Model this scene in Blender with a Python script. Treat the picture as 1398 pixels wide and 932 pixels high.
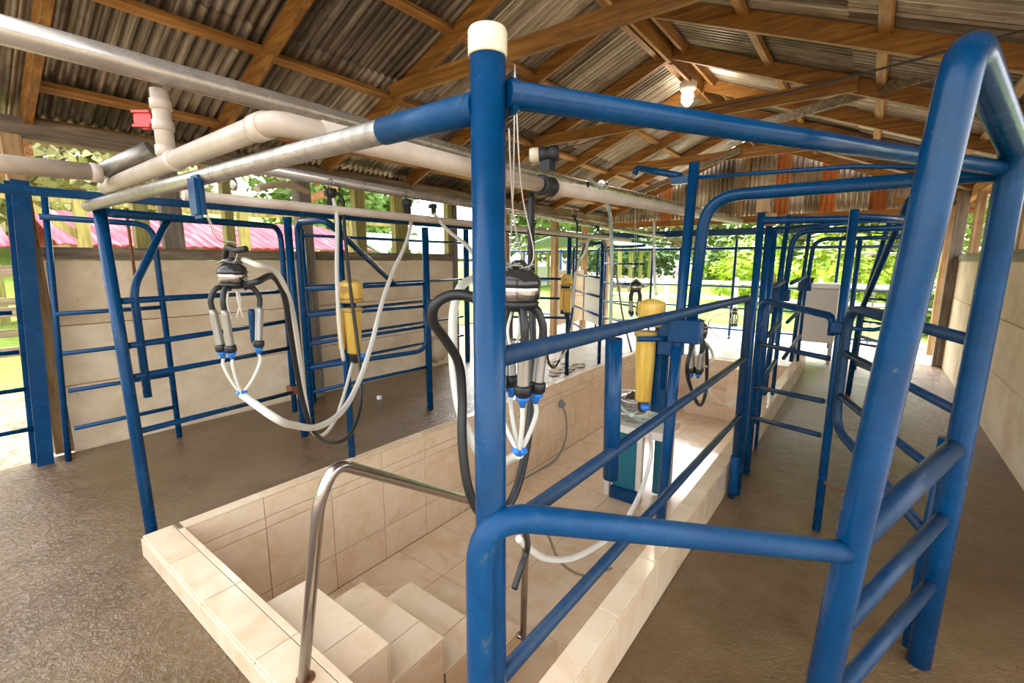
import bpy, bmesh, math, random
from mathutils import Vector, Matrix, Quaternion
random.seed(7)
S = bpy.context.scene
for o in list(bpy.data.objects): bpy.data.objects.remove(o)
COL = S.collection
# ------------------------------------------------------------------ camera
CAMR = Matrix(((0.79503786, -0.10456067, 0.5974796), (0.60655801, 0.13465341, -0.78355334), (0.0014762, 0.98536061, 0.17047667)))
FPX, CX, CY, EYE = 634.275, 699.0, 466.0, 1.65
cd = bpy.data.cameras.new('camera'); cam = bpy.data.objects.new('camera', cd); COL.objects.link(cam)
cd.sensor_width = 36.0; cd.lens = FPX * 36.0 / 1398.0; cd.clip_start = 0.02; cd.clip_end = 400
cam.matrix_world = Matrix.Translation((0, 0, EYE)) @ CAMR.to_4x4()
S.camera = cam
# ------------------------------------------------------------------ light
SUN_ELEV, SUN_DIR, SUN_POW, SKY_POW = 52, (-0.35, 0.9), 1.9, 1.0
w = bpy.data.worlds.new('sky'); S.world = w; w.use_nodes = True
nt = w.node_tree; bg = nt.nodes['Background']
sky = nt.nodes.new('ShaderNodeTexSky'); sky.sky_type = 'NISHITA'; sky.sun_disc = False
sky.sun_elevation = math.radians(SUN_ELEV); sky.sun_rotation = math.atan2(SUN_DIR[0], SUN_DIR[1])
sky.air_density = 1.0; sky.dust_density = 5.0; sky.ozone_density = 1.0
hz = nt.nodes.new('ShaderNodeHueSaturation'); hz.inputs['Saturation'].default_value = 0.18
nt.links.new(sky.outputs[0], hz.inputs['Color']); nt.links.new(hz.outputs[0], bg.inputs[0])
bg.inputs[1].default_value = SKY_POW
sd = bpy.data.lights.new('sun', 'SUN'); sd.energy = SUN_POW; sd.angle = math.radians(1.5); sd.color = (1.0, 0.95, 0.86)
sun = bpy.data.objects.new('sun', sd); COL.objects.link(sun)
dv = Vector((SUN_DIR[0], SUN_DIR[1], 0)).normalized() * math.cos(math.radians(SUN_ELEV)); dv.z = math.sin(math.radians(SUN_ELEV))
sun.rotation_euler = dv.to_track_quat('Z', 'Y').to_euler(); sun.location = (0, 20, 30)
S.view_settings.view_transform = 'Standard'; S.view_settings.look = 'None'; S.view_settings.gamma = 1
S.view_settings.exposure = 0.52
S.view_settings.use_curve_mapping = False
try:
    S.cycles.max_bounces = 10; S.cycles.diffuse_bounces = 6
except Exception: pass

# ------------------------------------------------------------------ helpers
def at(px, py, X=None, Y=None, Z=None):
    """point of the real plane X=, Y= or Z= seen at a pixel of the photograph (measuring aid)"""
    d = CAMR @ Vector((px - CX, -(py - CY), -FPX))
    t = X / d.x if X is not None else (Y / d.y if Y is not None else (Z - EYE) / d.z)
    return Vector((0, 0, EYE)) + d * t

def mat(name, col, rough=0.5, metal=0.0, **k):
    m = bpy.data.materials.new(name); m.use_nodes = True
    b = m.node_tree.nodes['Principled BSDF']
    b.inputs['Base Color'].default_value = (*col, 1); b.inputs['Roughness'].default_value = rough; b.inputs['Metallic'].default_value = metal
    for kk, v in k.items(): b.inputs[kk.replace('_', ' ')].default_value = v
    return m
def nodes(m): return m.node_tree.nodes, m.node_tree.links, m.node_tree.nodes['Principled BSDF']
def coord(m, kind='Object', scale=(1, 1, 1), rnd=False):
    N, L, b = nodes(m)
    tc = N.new('ShaderNodeTexCoord'); mp = N.new('ShaderNodeMapping'); mp.inputs['Scale'].default_value = scale
    L.new(tc.outputs[kind], mp.inputs['Vector'])
    if rnd:
        oi = N.new('ShaderNodeObjectInfo'); mu = N.new('ShaderNodeMath'); mu.operation = 'MULTIPLY'; mu.inputs[1].default_value = 57.0
        L.new(oi.outputs['Random'], mu.inputs[0]); L.new(mu.outputs[0], mp.inputs['Location'])
    return mp.outputs[0]
def noise(m, vec, scale, detail=4, rough=.6, dist=0):
    N, L, b = nodes(m); n = N.new('ShaderNodeTexNoise')
    n.inputs['Scale'].default_value = scale; n.inputs['Detail'].default_value = detail; n.inputs['Roughness'].default_value = rough; n.inputs['Distortion'].default_value = dist
    L.new(vec, n.inputs['Vector']); return n.outputs['Fac']
def ramp(m, fac, stops):
    N, L, b = nodes(m); r = N.new('ShaderNodeValToRGB'); el = r.color_ramp.elements
    while len(el) < len(stops): el.new(0.5)
    for e, (p, c) in zip(el, stops): e.position = p; e.color = (*c, 1) if len(c) == 3 else c
    L.new(fac, r.inputs[0]); return r.outputs[0]
def mixc(m, fac, a, b_, mode='MIX'):
    N, L, b = nodes(m); x = N.new('ShaderNodeMix'); x.data_type = 'RGBA'; x.blend_type = mode
    if isinstance(fac, float): x.inputs[0].default_value = fac
    else: L.new(fac, x.inputs[0])
    for s, v in ((6, a), (7, b_)):
        if isinstance(v, tuple): x.inputs[s].default_value = (*v, 1)
        else: L.new(v, x.inputs[s])
    return x.outputs[2]
def base(m, c): nodes(m)[1].new(c, nodes(m)[2].inputs['Base Color'])
def bump(m, h, strength=.3, dist=.01):
    N, L, b = nodes(m); n = N.new('ShaderNodeBump'); n.inputs['Strength'].default_value = strength; n.inputs['Distance'].default_value = dist
    L.new(h, n.inputs['Height']); L.new(n.outputs[0], b.inputs['Normal'])
def rgh(m, fac, lo, hi):
    N, L, b = nodes(m); r = N.new('ShaderNodeMapRange'); r.inputs['To Min'].default_value = lo; r.inputs['To Max'].default_value = hi
    L.new(fac, r.inputs[0]); L.new(r.outputs[0], b.inputs['Roughness'])

M = {}
# painted blue steel with chips
m = M['blue'] = mat('blue_paint', (0.006, 0.085, 0.33), .34, Specular_IOR_Level=.24)
v = coord(m, 'Object'); n1 = noise(m, v, 9, 6, .7); n2 = noise(m, v, 45, 4, .7)
c = ramp(m, n1, [(0.3, (0.0004, 0.033, 0.098)), (0.7, (0.001, 0.052, 0.148))])
chip = ramp(m, n2, [(0.66, (0, 0, 0)), (0.72, (1, 1, 1))])
base(m, mixc(m, chip, c, (0.05, 0.075, 0.11))); rgh(m, n1, .18, .34); bump(m, n2, .12, .002)
m = M['blue_worn'] = mat('worn_blue_paint', (0.01, 0.08, 0.25), .4, Specular_IOR_Level=.24)
v = coord(m, 'Object'); n1 = noise(m, v, 14, 6, .75, 1.2); n2 = noise(m, v, 60, 4, .7)
c = ramp(m, n1, [(0.42, (0.0006, 0.045, 0.135)), (0.60, (0.0015, 0.058, 0.16)), (0.68, (0.05, 0.085, 0.11)), (0.76, (0.08, 0.06, 0.04))])
base(m, c); rgh(m, n1, .3, .55); bump(m, n2, .15, .002)
m = M['blue_grey'] = mat('dusty_blue_paint', (0.03, 0.085, 0.17), .42, Specular_IOR_Level=.24)
v = coord(m, 'Object'); n1 = noise(m, v, 18, 5, .7)
base(m, ramp(m, n1, [(0.35, (0.002, 0.028, 0.085)), (0.7, (0.022, 0.045, 0.075))])); bump(m, n1, .1, .002)
# metals and plastics
m = M['steel'] = mat('stainless_steel', (0.42, 0.39, 0.36), .24, 1.0)
v = coord(m, 'Object', (30, 30, 1)); bump(m, noise(m, v, 6), .05, .002)
m = M['steel_dull'] = mat('weathered_stainless_pipe', (0.66, 0.64, 0.61), .33, .6)
n1 = noise(m, coord(m, 'Object'), 7, 5); base(m, ramp(m, n1, [(0.3, (0.38, 0.35, 0.31)), (0.7, (0.50, 0.47, 0.43))])); rgh(m, n1, .20, .34)
m = M['galv'] = mat('galvanised_pipe', (0.55, 0.55, 0.52), .38, .7)
n1 = noise(m, coord(m, 'Object'), 25, 5, .7); base(m, ramp(m, n1, [(0.3, (0.26, 0.25, 0.22)), (0.6, (0.42, 0.40, 0.35)), (0.8, (0.20, 0.18, 0.14))]))
m = M['pvc'] = mat('white_pvc', (0.78, 0.72, 0.64), .35)
n1 = noise(m, coord(m, 'Object'), 5, 5); base(m, ramp(m, n1, [(0.3, (0.42, 0.34, 0.26)), (0.65, (0.58, 0.50, 0.42))]))
m = M['pvc_cream'] = mat('cream_pvc', (0.70, 0.62, 0.45), .4)
n1 = noise(m, coord(m, 'Object'), 22, 5, .75); base(m, ramp(m, n1, [(0.3, (0.30, 0.22, 0.12)), (0.42, (0.68, 0.60, 0.44)), (0.7, (0.80, 0.74, 0.58))]))
M['cup'] = mat('teat_cup_metal', (0.30, 0.28, 0.25), .3, .55)
M['red'] = mat('red_plastic', (0.62, 0.02, 0.015), .35)
M['black'] = mat('black_rubber', (0.010, 0.010, 0.011), .42)
M['black_matt'] = mat('black_matt_plastic', (0.016, 0.016, 0.017), .55)
M['smoke'] = mat('smoked_plastic', (0.03, 0.028, 0.025), .12)
M['hose'] = mat('milky_clear_hose', (0.78, 0.76, 0.68), .28, Transmission_Weight=.25, IOR=1.4)
M['hose_green'] = mat('greenish_clear_hose', (0.42, 0.52, 0.44), .25, Transmission_Weight=.25, IOR=1.4)
M['hose_grey'] = mat('grey_hose', (0.22, 0.22, 0.22), .5)
M['jetter'] = mat('bright_blue_plastic', (0.01, 0.16, 0.55), .35)
m = M['amber'] = mat('amber_plastic', (0.78, 0.56, 0.16), .25, Transmission_Weight=.12, IOR=1.4, Subsurface_Weight=.15)
n1 = noise(m, coord(m, 'Object', (12, 12, 1)), 3, 4); base(m, ramp(m, n1, [(0.3, (0.62, 0.38, 0.05)), (0.7, (0.88, 0.62, 0.16))]))
M['amber_dark'] = mat('brown_amber_plastic', (0.40, 0.24, 0.06), .35)
M['teal'] = mat('teal_paint', (0.004, 0.13, 0.19), .4)
M['wire'] = mat('galvanised_wire', (0.45, 0.42, 0.37), .45, .8)
M['cable'] = mat('dark_cable', (0.05, 0.045, 0.04), .6)
M['rust'] = mat('rusty_iron', (0.17, 0.06, 0.02), .8)
M['white'] = mat('white_plastic', (0.85, 0.85, 0.83), .35)
M['bulb'] = mat('lit_bulb', (1, .95, .85), .4, Emission_Color=(1.0, .9, .75, 1), Emission_Strength=4.0)
M['board'] = mat('pale_board', (0.66, 0.62, 0.55), .6)
M['grout'] = mat('dark_grout', (0.075, 0.06, 0.045), .9)
M['cloth'] = mat('dirty_sack_cloth', (0.42, 0.34, 0.23), .9)
# timber
def timber(name, dark, mid, light, axis):
    m = mat(name, mid, .62); s = [14, 14, 14]; s[axis] = .9
    v = coord(m, 'Object', tuple(s), rnd=True); n1 = noise(m, v, 1.6, 7, .65, .8); n2 = noise(m, coord(m, 'Object', (1, 1, 1), rnd=True), 2.2, 3)
    c = ramp(m, n1, [(0.3, dark), (0.52, mid), (0.72, light)])
    base(m, mixc(m, ramp(m, n2, [(0.45, (0, 0, 0)), (0.75, (.55, .55, .55))]), c, dark)); bump(m, n1, .25, .004); return m
M['wood'] = timber('pine_timber', (0.11, 0.042, 0.007), (0.31, 0.135, 0.024), (0.50, 0.26, 0.065), 0)
M['wood_y'] = timber('pine_timber_along', (0.15, 0.06, 0.011), (0.40, 0.185, 0.042), (0.58, 0.33, 0.11), 1)
M['wood_z'] = timber('pine_post', (0.16, 0.08, 0.025), (0.36, 0.21, 0.08), (0.52, 0.35, 0.16), 2)
M['wood_grey'] = timber('weathered_grey_timber', (0.07, 0.05, 0.03), (0.21, 0.155, 0.10), (0.36, 0.29, 0.20), 1)
M['wood_greyz'] = timber('weathered_grey_post', (0.07, 0.055, 0.04), (0.20, 0.16, 0.115), (0.34, 0.29, 0.22), 2)
M['wood_green'] = timber('treated_green_timber', (0.14, 0.12, 0.03), (0.34, 0.31, 0.08), (0.52, 0.48, 0.17), 2)
# corrugated iron
def iron(name, a, b_, c_, metal=.35, rough=.42, spec=.5):
    m = mat(name, b_, rough, metal, Specular_IOR_Level=spec); N, L, bs = nodes(m)
    v = coord(m, 'Object', (.8, 9, 1.0), rnd=True); n1 = noise(m, v, 1.0, 4, .6, .2)
    n2 = noise(m, coord(m, 'Object', (1, 1, 1), rnd=True), 5, 6, .75)
    c = ramp(m, n1, [(0.3, a), (0.5, b_), (0.68, c_)])
    c2 = mixc(m, ramp(m, n2, [(0.52, (0, 0, 0)), (0.68, (.6, .6, .6))]), c, a)
    oi = N.new('ShaderNodeObjectInfo'); hs = N.new('ShaderNodeHueSaturation'); mr = N.new('ShaderNodeMapRange')
    mr.inputs['To Min'].default_value = .72; mr.inputs['To Max'].default_value = 1.2
    L.new(oi.outputs['Random'], mr.inputs[0]); L.new(mr.outputs[0], hs.inputs['Value']); L.new(c2, hs.inputs['Color'])
    L.new(hs.outputs[0], bs.inputs['Base Color']); rgh(m, n2, rough - .1, rough + .2); return m
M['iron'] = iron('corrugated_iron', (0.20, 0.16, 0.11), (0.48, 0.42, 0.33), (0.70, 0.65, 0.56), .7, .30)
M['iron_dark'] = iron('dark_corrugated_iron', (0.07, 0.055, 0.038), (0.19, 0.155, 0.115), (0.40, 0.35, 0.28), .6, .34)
M['iron_rust'] = iron('rusted_corrugated_iron', (0.22, 0.06, 0.012), (0.52, 0.17, 0.035), (0.62, 0.30, 0.12), 0.0, .7)
M['iron_red'] = iron('red_painted_iron', (0.26, 0.035, 0.05), (0.36, 0.06, 0.08), (0.46, 0.15, 0.16), 0.0, .95, .08)
M['iron_white'] = iron('pale_blue_iron', (0.24, 0.33, 0.46), (0.34, 0.44, 0.56), (0.46, 0.54, 0.64), 0.0, .95, .08)
# floor concrete
m = M['floor'] = mat('wet_stamped_concrete', (0.2, 0.15, 0.1), .4)
v = coord(m, 'Object'); n1 = noise(m, v, .9, 6, .65); n2 = noise(m, v, 26, 3, .6, 1.6); n3 = noise(m, v, 4.5, 6, .7)
c = ramp(m, n1, [(0.32, (0.10, 0.053, 0.018)), (0.55, (0.175, 0.102, 0.044)), (0.75, (0.26, 0.175, 0.10))])
base(m, mixc(m, .35, c, ramp(m, n3, [(0.3, (0.05, 0.028, 0.010)), (0.7, (0.20, 0.14, 0.085))])))
N, L, b = nodes(m); ad = N.new('ShaderNodeMath'); ad.operation = 'ADD'; L.new(n2, ad.inputs[0]); L.new(n3, ad.inputs[1])
bump(m, ad.outputs[0], .8, .013); rgh(m, n3, .10, .34)
m = M['concrete'] = mat('cast_concrete_panel', (0.5, 0.42, 0.32), .75)
v = coord(m, 'Object', rnd=True); n1 = noise(m, v, 1.6, 6, .7); n2 = noise(m, v, 22, 4, .7); n3 = noise(m, coord(m, 'Object', (1, 1, 1.8), rnd=True), 2.5, 5)
c = ramp(m, n1, [(0.3, (0.60, 0.43, 0.25)), (0.6, (0.82, 0.665, 0.45)), (0.8, (0.88, 0.77, 0.58))])
c = mixc(m, ramp(m, n2, [(0.26, (1, 1, 1)), (0.33, (0, 0, 0))]), c, (0.12, 0.085, 0.05))
base(m, mixc(m, .25, c, ramp(m, n3, [(0.35, (0.52, 0.36, 0.20)), (0.65, (0.86, 0.76, 0.58))]))); bump(m, n2, .25, .004)
m = M['tile'] = mat('cream_glazed_tile', (0.75, 0.6, 0.45), .18)
v = coord(m, 'Object', rnd=True); n1 = noise(m, v, 4.5, 6, .6, .9); n2 = noise(m, v, 40, 3)
c = ramp(m, n1, [(0.28, (0.66, 0.465, 0.28)), (0.5, (0.75, 0.58, 0.395)), (0.75, (0.79, 0.655, 0.485))])
base(m, mixc(m, ramp(m, n2, [(0.22, (1, 1, 1)), (0.28, (0, 0, 0))]), c, (0.35, 0.22, 0.12))); rgh(m, n1, .08, .2)
m = M['apron'] = mat('pale_yard_concrete', (0.5, 0.45, 0.38), .7)
n1 = noise(m, coord(m, 'Object'), 3, 6, .7); base(m, ramp(m, n1, [(0.3, (0.34, 0.29, 0.22)), (0.7, (0.56, 0.51, 0.43))]))
# outside
m = M['sand'] = mat('pale_sandy_ground', (0.6, 0.5, 0.36), .95, Specular_IOR_Level=.1)
v = coord(m, 'Object'); n1 = noise(m, v, 1.2, 6, .7); n2 = noise(m, v, 9, 5, .7)
gr = ramp(m, noise(m, v, .35, 4), [(0.45, (0, 0, 0)), (0.55, (1, 1, 1))])
c = ramp(m, n2, [(0.35, (0.13, 0.09, 0.05)), (0.5, (0.27, 0.21, 0.14)), (0.7, (0.36, 0.30, 0.22))]); base(m, c); bump(m, n2, .6, .04)
m = M['grass'] = mat('meadow_grass', (0.2, 0.35, 0.05), .9, Specular_IOR_Level=.1)
v = coord(m, 'Object'); n1 = noise(m, v, .6, 5, .7); n2 = noise(m, v, 14, 5, .8)
c = ramp(m, n1, [(0.35, (0.09, 0.18, 0.02)), (0.55, (0.19, 0.29, 0.04)), (0.7, (0.34, 0.36, 0.12))])
base(m, mixc(m, .4, c, ramp(m, n2, [(0.3, (0.08, 0.17, 0.02)), (0.7, (0.55, 0.66, 0.15))]))); bump(m, n2, .7, .05)
def leaf(name, a, b_):
    m = mat(name, a, .55, Subsurface_Weight=0.0, Transmission_Weight=0.0)
    n1 = noise(m, coord(m, 'Object'), 2.5, 5, .8); base(m, ramp(m, n1, [(0.35, a), (0.65, b_)])); return m
M['leaf'] = leaf('mid_green_leaves', (0.05, 0.13, 0.015), (0.20, 0.30, 0.04))
M['leaf_lime'] = leaf('lime_green_leaves', (0.20, 0.34, 0.012), (0.46, 0.55, 0.03))
M['leaf_dark'] = leaf('dark_green_leaves', (0.03, 0.09, 0.015), (0.14, 0.26, 0.05))
M['leaf_dry'] = leaf('dry_yellow_leaves', (0.20, 0.21, 0.06), (0.40, 0.38, 0.16))
M['bark'] = mat('bark', (0.16, 0.11, 0.07), .9)

def link(name, me, mt, parent=None, loc=None):
    o = bpy.data.objects.new(name, me); COL.objects.link(o)
    if mt is not None and len(me.materials) == 0: me.materials.append(M[mt] if isinstance(mt, str) else mt)
    if parent is not None: o.parent = parent
    if loc is not None: o.location = loc
    return o
def thing(name, label, cat, group=None, loc=(0, 0, 0)):
    o = bpy.data.objects.new(name, None); COL.objects.link(o); o.location = loc; o.empty_display_size = .1
    o['label'] = label; o['category'] = cat
    if group: o['group'] = group
    return o
def tag(o, label, cat, group=None):
    o['label'] = label; o['category'] = cat
    if group: o['group'] = group
    return o
def struct(name, loc=(0, 0, 0)):
    o = bpy.data.objects.new(name, None); COL.objects.link(o); o['kind'] = 'structure'; o.location = loc; return o
def loc_of(p):
    while p is not None and False: pass
    return Vector(p.location) if p is not None else Vector((0, 0, 0))
def fin(name, bm, mt, parent=None, smooth=False):
    """bm in world coordinates; the origin moves to the piece's own centre; things sit at their base without rotation"""
    bm.normal_update()
    lo = Vector((min(v.co.x for v in bm.verts), min(v.co.y for v in bm.verts), min(v.co.z for v in bm.verts)))
    hi = Vector((max(v.co.x for v in bm.verts), max(v.co.y for v in bm.verts), max(v.co.z for v in bm.verts)))
    c = (lo + hi) / 2
    bmesh.ops.translate(bm, verts=bm.verts, vec=-c)
    me = bpy.data.meshes.new(name); bm.to_mesh(me); bm.free()
    if smooth:
        for p in me.polygons: p.use_smooth = True
    off = Vector((0, 0, 0)); q = parent
    while q is not None: off += q.location; q = q.parent
    return link(name, me, mt, parent, c - off)
_box = {}
def box(name, lo, hi, mt, parent=None, bev=0.0):
    d = tuple(round(hi[i] - lo[i], 4) for i in range(3)); k = (d, mt, bev)
    if k not in _box:
        bm = bmesh.new(); bmesh.ops.create_cube(bm, size=1)
        for v in bm.verts: v.co = Vector((v.co.x * d[0], v.co.y * d[1], v.co.z * d[2]))
        if bev: bmesh.ops.bevel(bm, geom=bm.edges[:], offset=bev, segments=1, affect='EDGES')
        me = bpy.data.meshes.new(name); bm.to_mesh(me); bm.free(); me.materials.append(M[mt]); _box[k] = me
    off = Vector((0, 0, 0)); q = parent
    while q is not None: off += q.location; q = q.parent
    return link(name, _box[k], None, parent, (Vector(lo) + Vector(hi)) / 2 - off)
def bm_box(bm, lo, hi):
    r = bmesh.ops.create_cube(bm, size=1)
    for v in r['verts']: v.co = Vector([lo[i] + (v.co[i] + .5) * (hi[i] - lo[i]) for i in range(3)])
def bm_beam(bm, a, b_, w_, h, up=(0, 0, 1)):
    a = Vector(a); b_ = Vector(b_); d = (b_ - a); Ln = d.length; d.normalize(); u = Vector(up); s = d.cross(u).normalized(); u = s.cross(d).normalized()
    r = bmesh.ops.create_cube(bm, size=1)
    for v in r['verts']:
        c = v.co.copy(); v.co = a + d * ((c.x + .5) * Ln) + s * (c.y * w_) + u * (c.z * h)
def beam(name, a, b_, w_, h, mt, parent=None, up=(0, 0, 1)):
    bm = bmesh.new(); bm_beam(bm, a, b_, w_, h, up); bmesh.ops.bevel(bm, geom=bm.edges[:], offset=min(w_, h) * .05, segments=1, affect='EDGES')
    return fin(name, bm, mt, parent)
def fillet(pts, r):
    pts = [Vector(p) for p in pts]; out = [pts[0]]
    for i in range(1, len(pts) - 1):
        a, p, b_ = pts[i - 1], pts[i], pts[i + 1]; d1 = (a - p); d2 = (b_ - p)
        t = min(r, d1.length * .49, d2.length * .49)
        if t < 1e-4 or d1.angle(d2) > 3.1: out.append(p); continue
        s, e = p + d1.normalized() * t, p + d2.normalized() * t
        for k in range(9):
            u = k / 8; out.append(s * (1 - u) ** 2 + p * 2 * u * (1 - u) + e * u * u)
    out.append(pts[-1]); return out
def smooth_path(pts, n=7):
    P = [Vector(p) for p in pts]; P = [P[0] * 2 - P[1]] + P + [P[-1] * 2 - P[-2]]; out = []
    for i in range(1, len(P) - 2):
        for k in range(n):
            t = k / n; a, b_, c, d = P[i - 1], P[i], P[i + 1], P[i + 2]
            out.append(.5 * ((2 * b_) + (c - a) * t + (2 * a - 5 * b_ + 4 * c - d) * t * t + (3 * b_ - a - 3 * c + d) * t ** 3))
    out.append(P[-2]); return out
def bm_tube(bm, path, r, seg=14, cap=True):
    path = [Vector(p) for p in path]; n = len(path)
    rr = r if isinstance(r, (list, tuple)) else [r] * n
    t0 = (path[1] - path[0]).normalized(); ref = Vector((0, 0, 1)) if abs(t0.z) < .9 else Vector((1, 0, 0))
    nrm = t0.cross(ref).normalized(); rings = []; prev = t0
    for i, p in enumerate(path):
        t = (path[min(i + 1, n - 1)] - path[max(i - 1, 0)]).normalized()
        q = prev.rotation_difference(t); nrm = (q @ nrm).normalized(); prev = t; bn = t.cross(nrm)
        rings.append([bm.verts.new(p + (nrm * math.cos(a) + bn * math.sin(a)) * rr[i]) for a in [2 * math.pi * k / seg for k in range(seg)]])
    for i in range(n - 1):
        for k in range(seg):
            f = bm.faces.new((rings[i][k], rings[i][(k + 1) % seg], rings[i + 1][(k + 1) % seg], rings[i + 1][k])); f.smooth = True
    if cap:
        bm.faces.new(rings[0][::-1]); bm.faces.new(rings[-1])
def tube(name, pts, r, mt, parent=None, fil=0.0, seg=14, sm=False):
    bm = bmesh.new(); path = smooth_path(pts) if sm else (fillet(pts, fil) if fil else pts)
    bm_tube(bm, path, r, seg); return fin(name, bm, mt, parent)
def bm_lathe(bm, prof, c=(0, 0, 0), axis=(0, 0, 1), seg=24):
    ax = Vector(axis).normalized(); q = Vector((0, 0, 1)).rotation_difference(ax); c = Vector(c); rings = []
    for (r, z) in prof:
        rings.append([bm.verts.new(c + q @ Vector((r * math.cos(2 * math.pi * k / seg), r * math.sin(2 * math.pi * k / seg), z))) for k in range(seg)])
    for i in range(len(rings) - 1):
        for k in range(seg):
            f = bm.faces.new((rings[i][k], rings[i][(k + 1) % seg], rings[i + 1][(k + 1) % seg], rings[i + 1][k])); f.smooth = True
    bm.faces.new(rings[0][::-1]); bm.faces.new(rings[-1])
def lathe(name, prof, c, mt, parent=None, axis=(0, 0, 1), seg=24):
    bm = bmesh.new(); bm_lathe(bm, prof, c, axis, seg); return fin(name, bm, mt, parent)

# ------------------------------------------------------------------ ground and floor
PL, PR, PN, PF, PZ = -3.02, -0.755, 0.82, 8.45, -0.85        # pit: left, right, near, far, depth
bm = bmesh.new()
for lo, hi in (((-5.36, -3, -.12), (1.06, PN - .18, 0)), ((-5.36, PN - .18, -.12), (PL - .09, 10, 0)), ((PR + .095, PN - .18, -.12), (1.06, 10, 0)), ((PL - .09, PF, -.12), (PR + .095, 10, 0))):
    bm_box(bm, lo, hi)
o = fin('floor', bm, 'floor'); o['kind'] = 'structure'
bm = bmesh.new()
for lo, hi in (((-60, -14, -.16), (-5.36, 60, -.06)), ((-5.36, 10, -.16), (1.06, 60, -.04)), ((1.06, -14, -.16), (40, 60, -.06)), ((-5.36, -14, -.16), (1.06, -3, -.04))): bm_box(bm, lo, hi)
o = fin('ground', bm, 'sand'); o['kind'] = 'structure'
o = box('floor', (-5.36, 10.0, -.12), (1.3, 12.7, -.01), 'apron'); o['kind'] = 'structure'
# meadow: gently rising grass beyond the yard
def meadow(name, x0, x1, y0, y1, f, n=24):
    bm = bmesh.new(); g = [[bm.verts.new((x0 + (x1 - x0) * i / n, y0 + (y1 - y0) * j / n, f(x0 + (x1 - x0) * i / n, y0 + (y1 - y0) * j / n))) for j in range(n + 1)] for i in range(n + 1)]
    for i in range(n):
        for j in range(n): bm.faces.new((g[i][j], g[i + 1][j], g[i + 1][j + 1], g[i][j + 1]))
    o = fin(name, bm, 'grass'); o['kind'] = 'stuff'; return tag(o, {'grass': 'bright meadow grass rising behind the far end of the shed', 'grass.001': 'grass strip beyond the sandy yard left of the shed'}.get(o.name, 'bright meadow grass'), 'grass')
meadow('grass', -8.6, 18, 12.8, 46, lambda x, y: -.05 + max(0, y - 13) * .045 + max(0, y - 27) * .22 + .05 * math.sin(x * 1.3) * math.sin(y * .9))
meadow('grass', -48, -8.6, -12, 26, lambda x, y: -.05 + max(0, -x - 9) * .03 + max(0, -x - 21) * .25 + .03 * math.sin(x * 1.7 + y))

# ------------------------------------------------------------------ milking pit
pit = struct('milking_pit')
G = .0022
bm = bmesh.new()     # grout bed behind every tile
bm_box(bm, (PL - .09, PN - .18, PZ - .15), (PR + .095, PF + .1, PZ - .012))
bm_box(bm, (PL - .088, PN - .178, PZ - .02), (PL - .012, PF, .11))
bm_box(bm, (PR + .010, PN - .178, PZ - .02), (PR + .085, PF, .226))
bm_box(bm, (PL - .088, PN - .168, PZ - .02), (PR + .01, PN - .010, .11))
fin('grout_bed', bm, 'grout', pit)
def tile(name, lo, hi): return box(name, [lo[i] + (G if hi[i] - lo[i] > .03 else 0) for i in range(3)], [hi[i] - (G if hi[i] - lo[i] > .03 else 0) for i in range(3)], 'tile', pit, .0012)
xs = [PL, -2.49, -1.985, -1.48, -.975, PR]
ys = [PN, 1.32, 1.84, 2.345, 2.84, 3.34]
while ys[-1] < PF - .3: ys.append(ys[-1] + .5)
ys[-1] = PF
for i in range(len(xs) - 1):
    for j in range(len(ys) - 1): tile('floor_tile', (xs[i], ys[j], PZ - .012), (xs[i + 1], ys[j + 1], PZ))
cy = [.80, 1.265, 1.745, 2.205, 2.665, 3.12, 3.58, 4.02, 4.47, 4.9, 5.38, 5.84, 6.3, 6.76, 7.22, 7.68, 8.1, PF]
for j in range(len(cy) - 1):
    a, b_ = (cy[j] if j else .785), cy[j + 1]
    tile('coping_tile', (PL - .09, a, .108), (PL, b_, .12))                 # left coping
    tile('wall_tile', (PL - .012, a, -.03), (PL, b_, .108)); tile('wall_tile', (PL - .012, a, -.105), (PL, b_, -.03))
    tile('wall_tile', (PL - .012, a, -.56), (PL, b_, -.105)); tile('wall_tile', (PL - .012, a, PZ), (PL, b_, -.56))
    tile('wall_tile', (PR, a, PZ), (PR + .012, b_, -.40)); tile('wall_tile', (PR, a, -.40), (PR + .012, b_, .05)); tile('wall_tile', (PR, a, .05), (PR + .012, b_, .224))
ry = [.64, 1.08, 1.577, 2.011, 2.30, 2.634, 2.839, 3.276, 3.578] + [3.578 + .40 * k for k in range(1, 12)] + [PF]
for j in range(len(ry) - 1):
    tile('coping_tile', (PR, ry[j], .224), (PR + .095, ry[j + 1], .236)); tile('kerb_tile', (PR + .083, ry[j], 0), (PR + .095, ry[j + 1], .224))
nx = [-3.11, -2.70, -2.266, -1.745, -1.27, PR]
for i in range(5):
    tile('coping_tile', (nx[i], .64, .108), (nx[i + 1], .785, .12)); tile('kerb_tile', (nx[i], .632, 0), (nx[i + 1], .644, .108))
    tile('coping_tile', (nx[i], .785, .108), (nx[i + 1], PN, .12)); tile('wall_tile', (nx[i], PN - .012, -.4), (nx[i + 1], PN, .108)); tile('wall_tile', (nx[i], PN - .012, PZ), (nx[i + 1], PN, -.4))
for x in [-3.11 + .09 * 0]: tile('kerb_tile', (-3.118, .64, 0), (-3.106, .785, .108))
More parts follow.
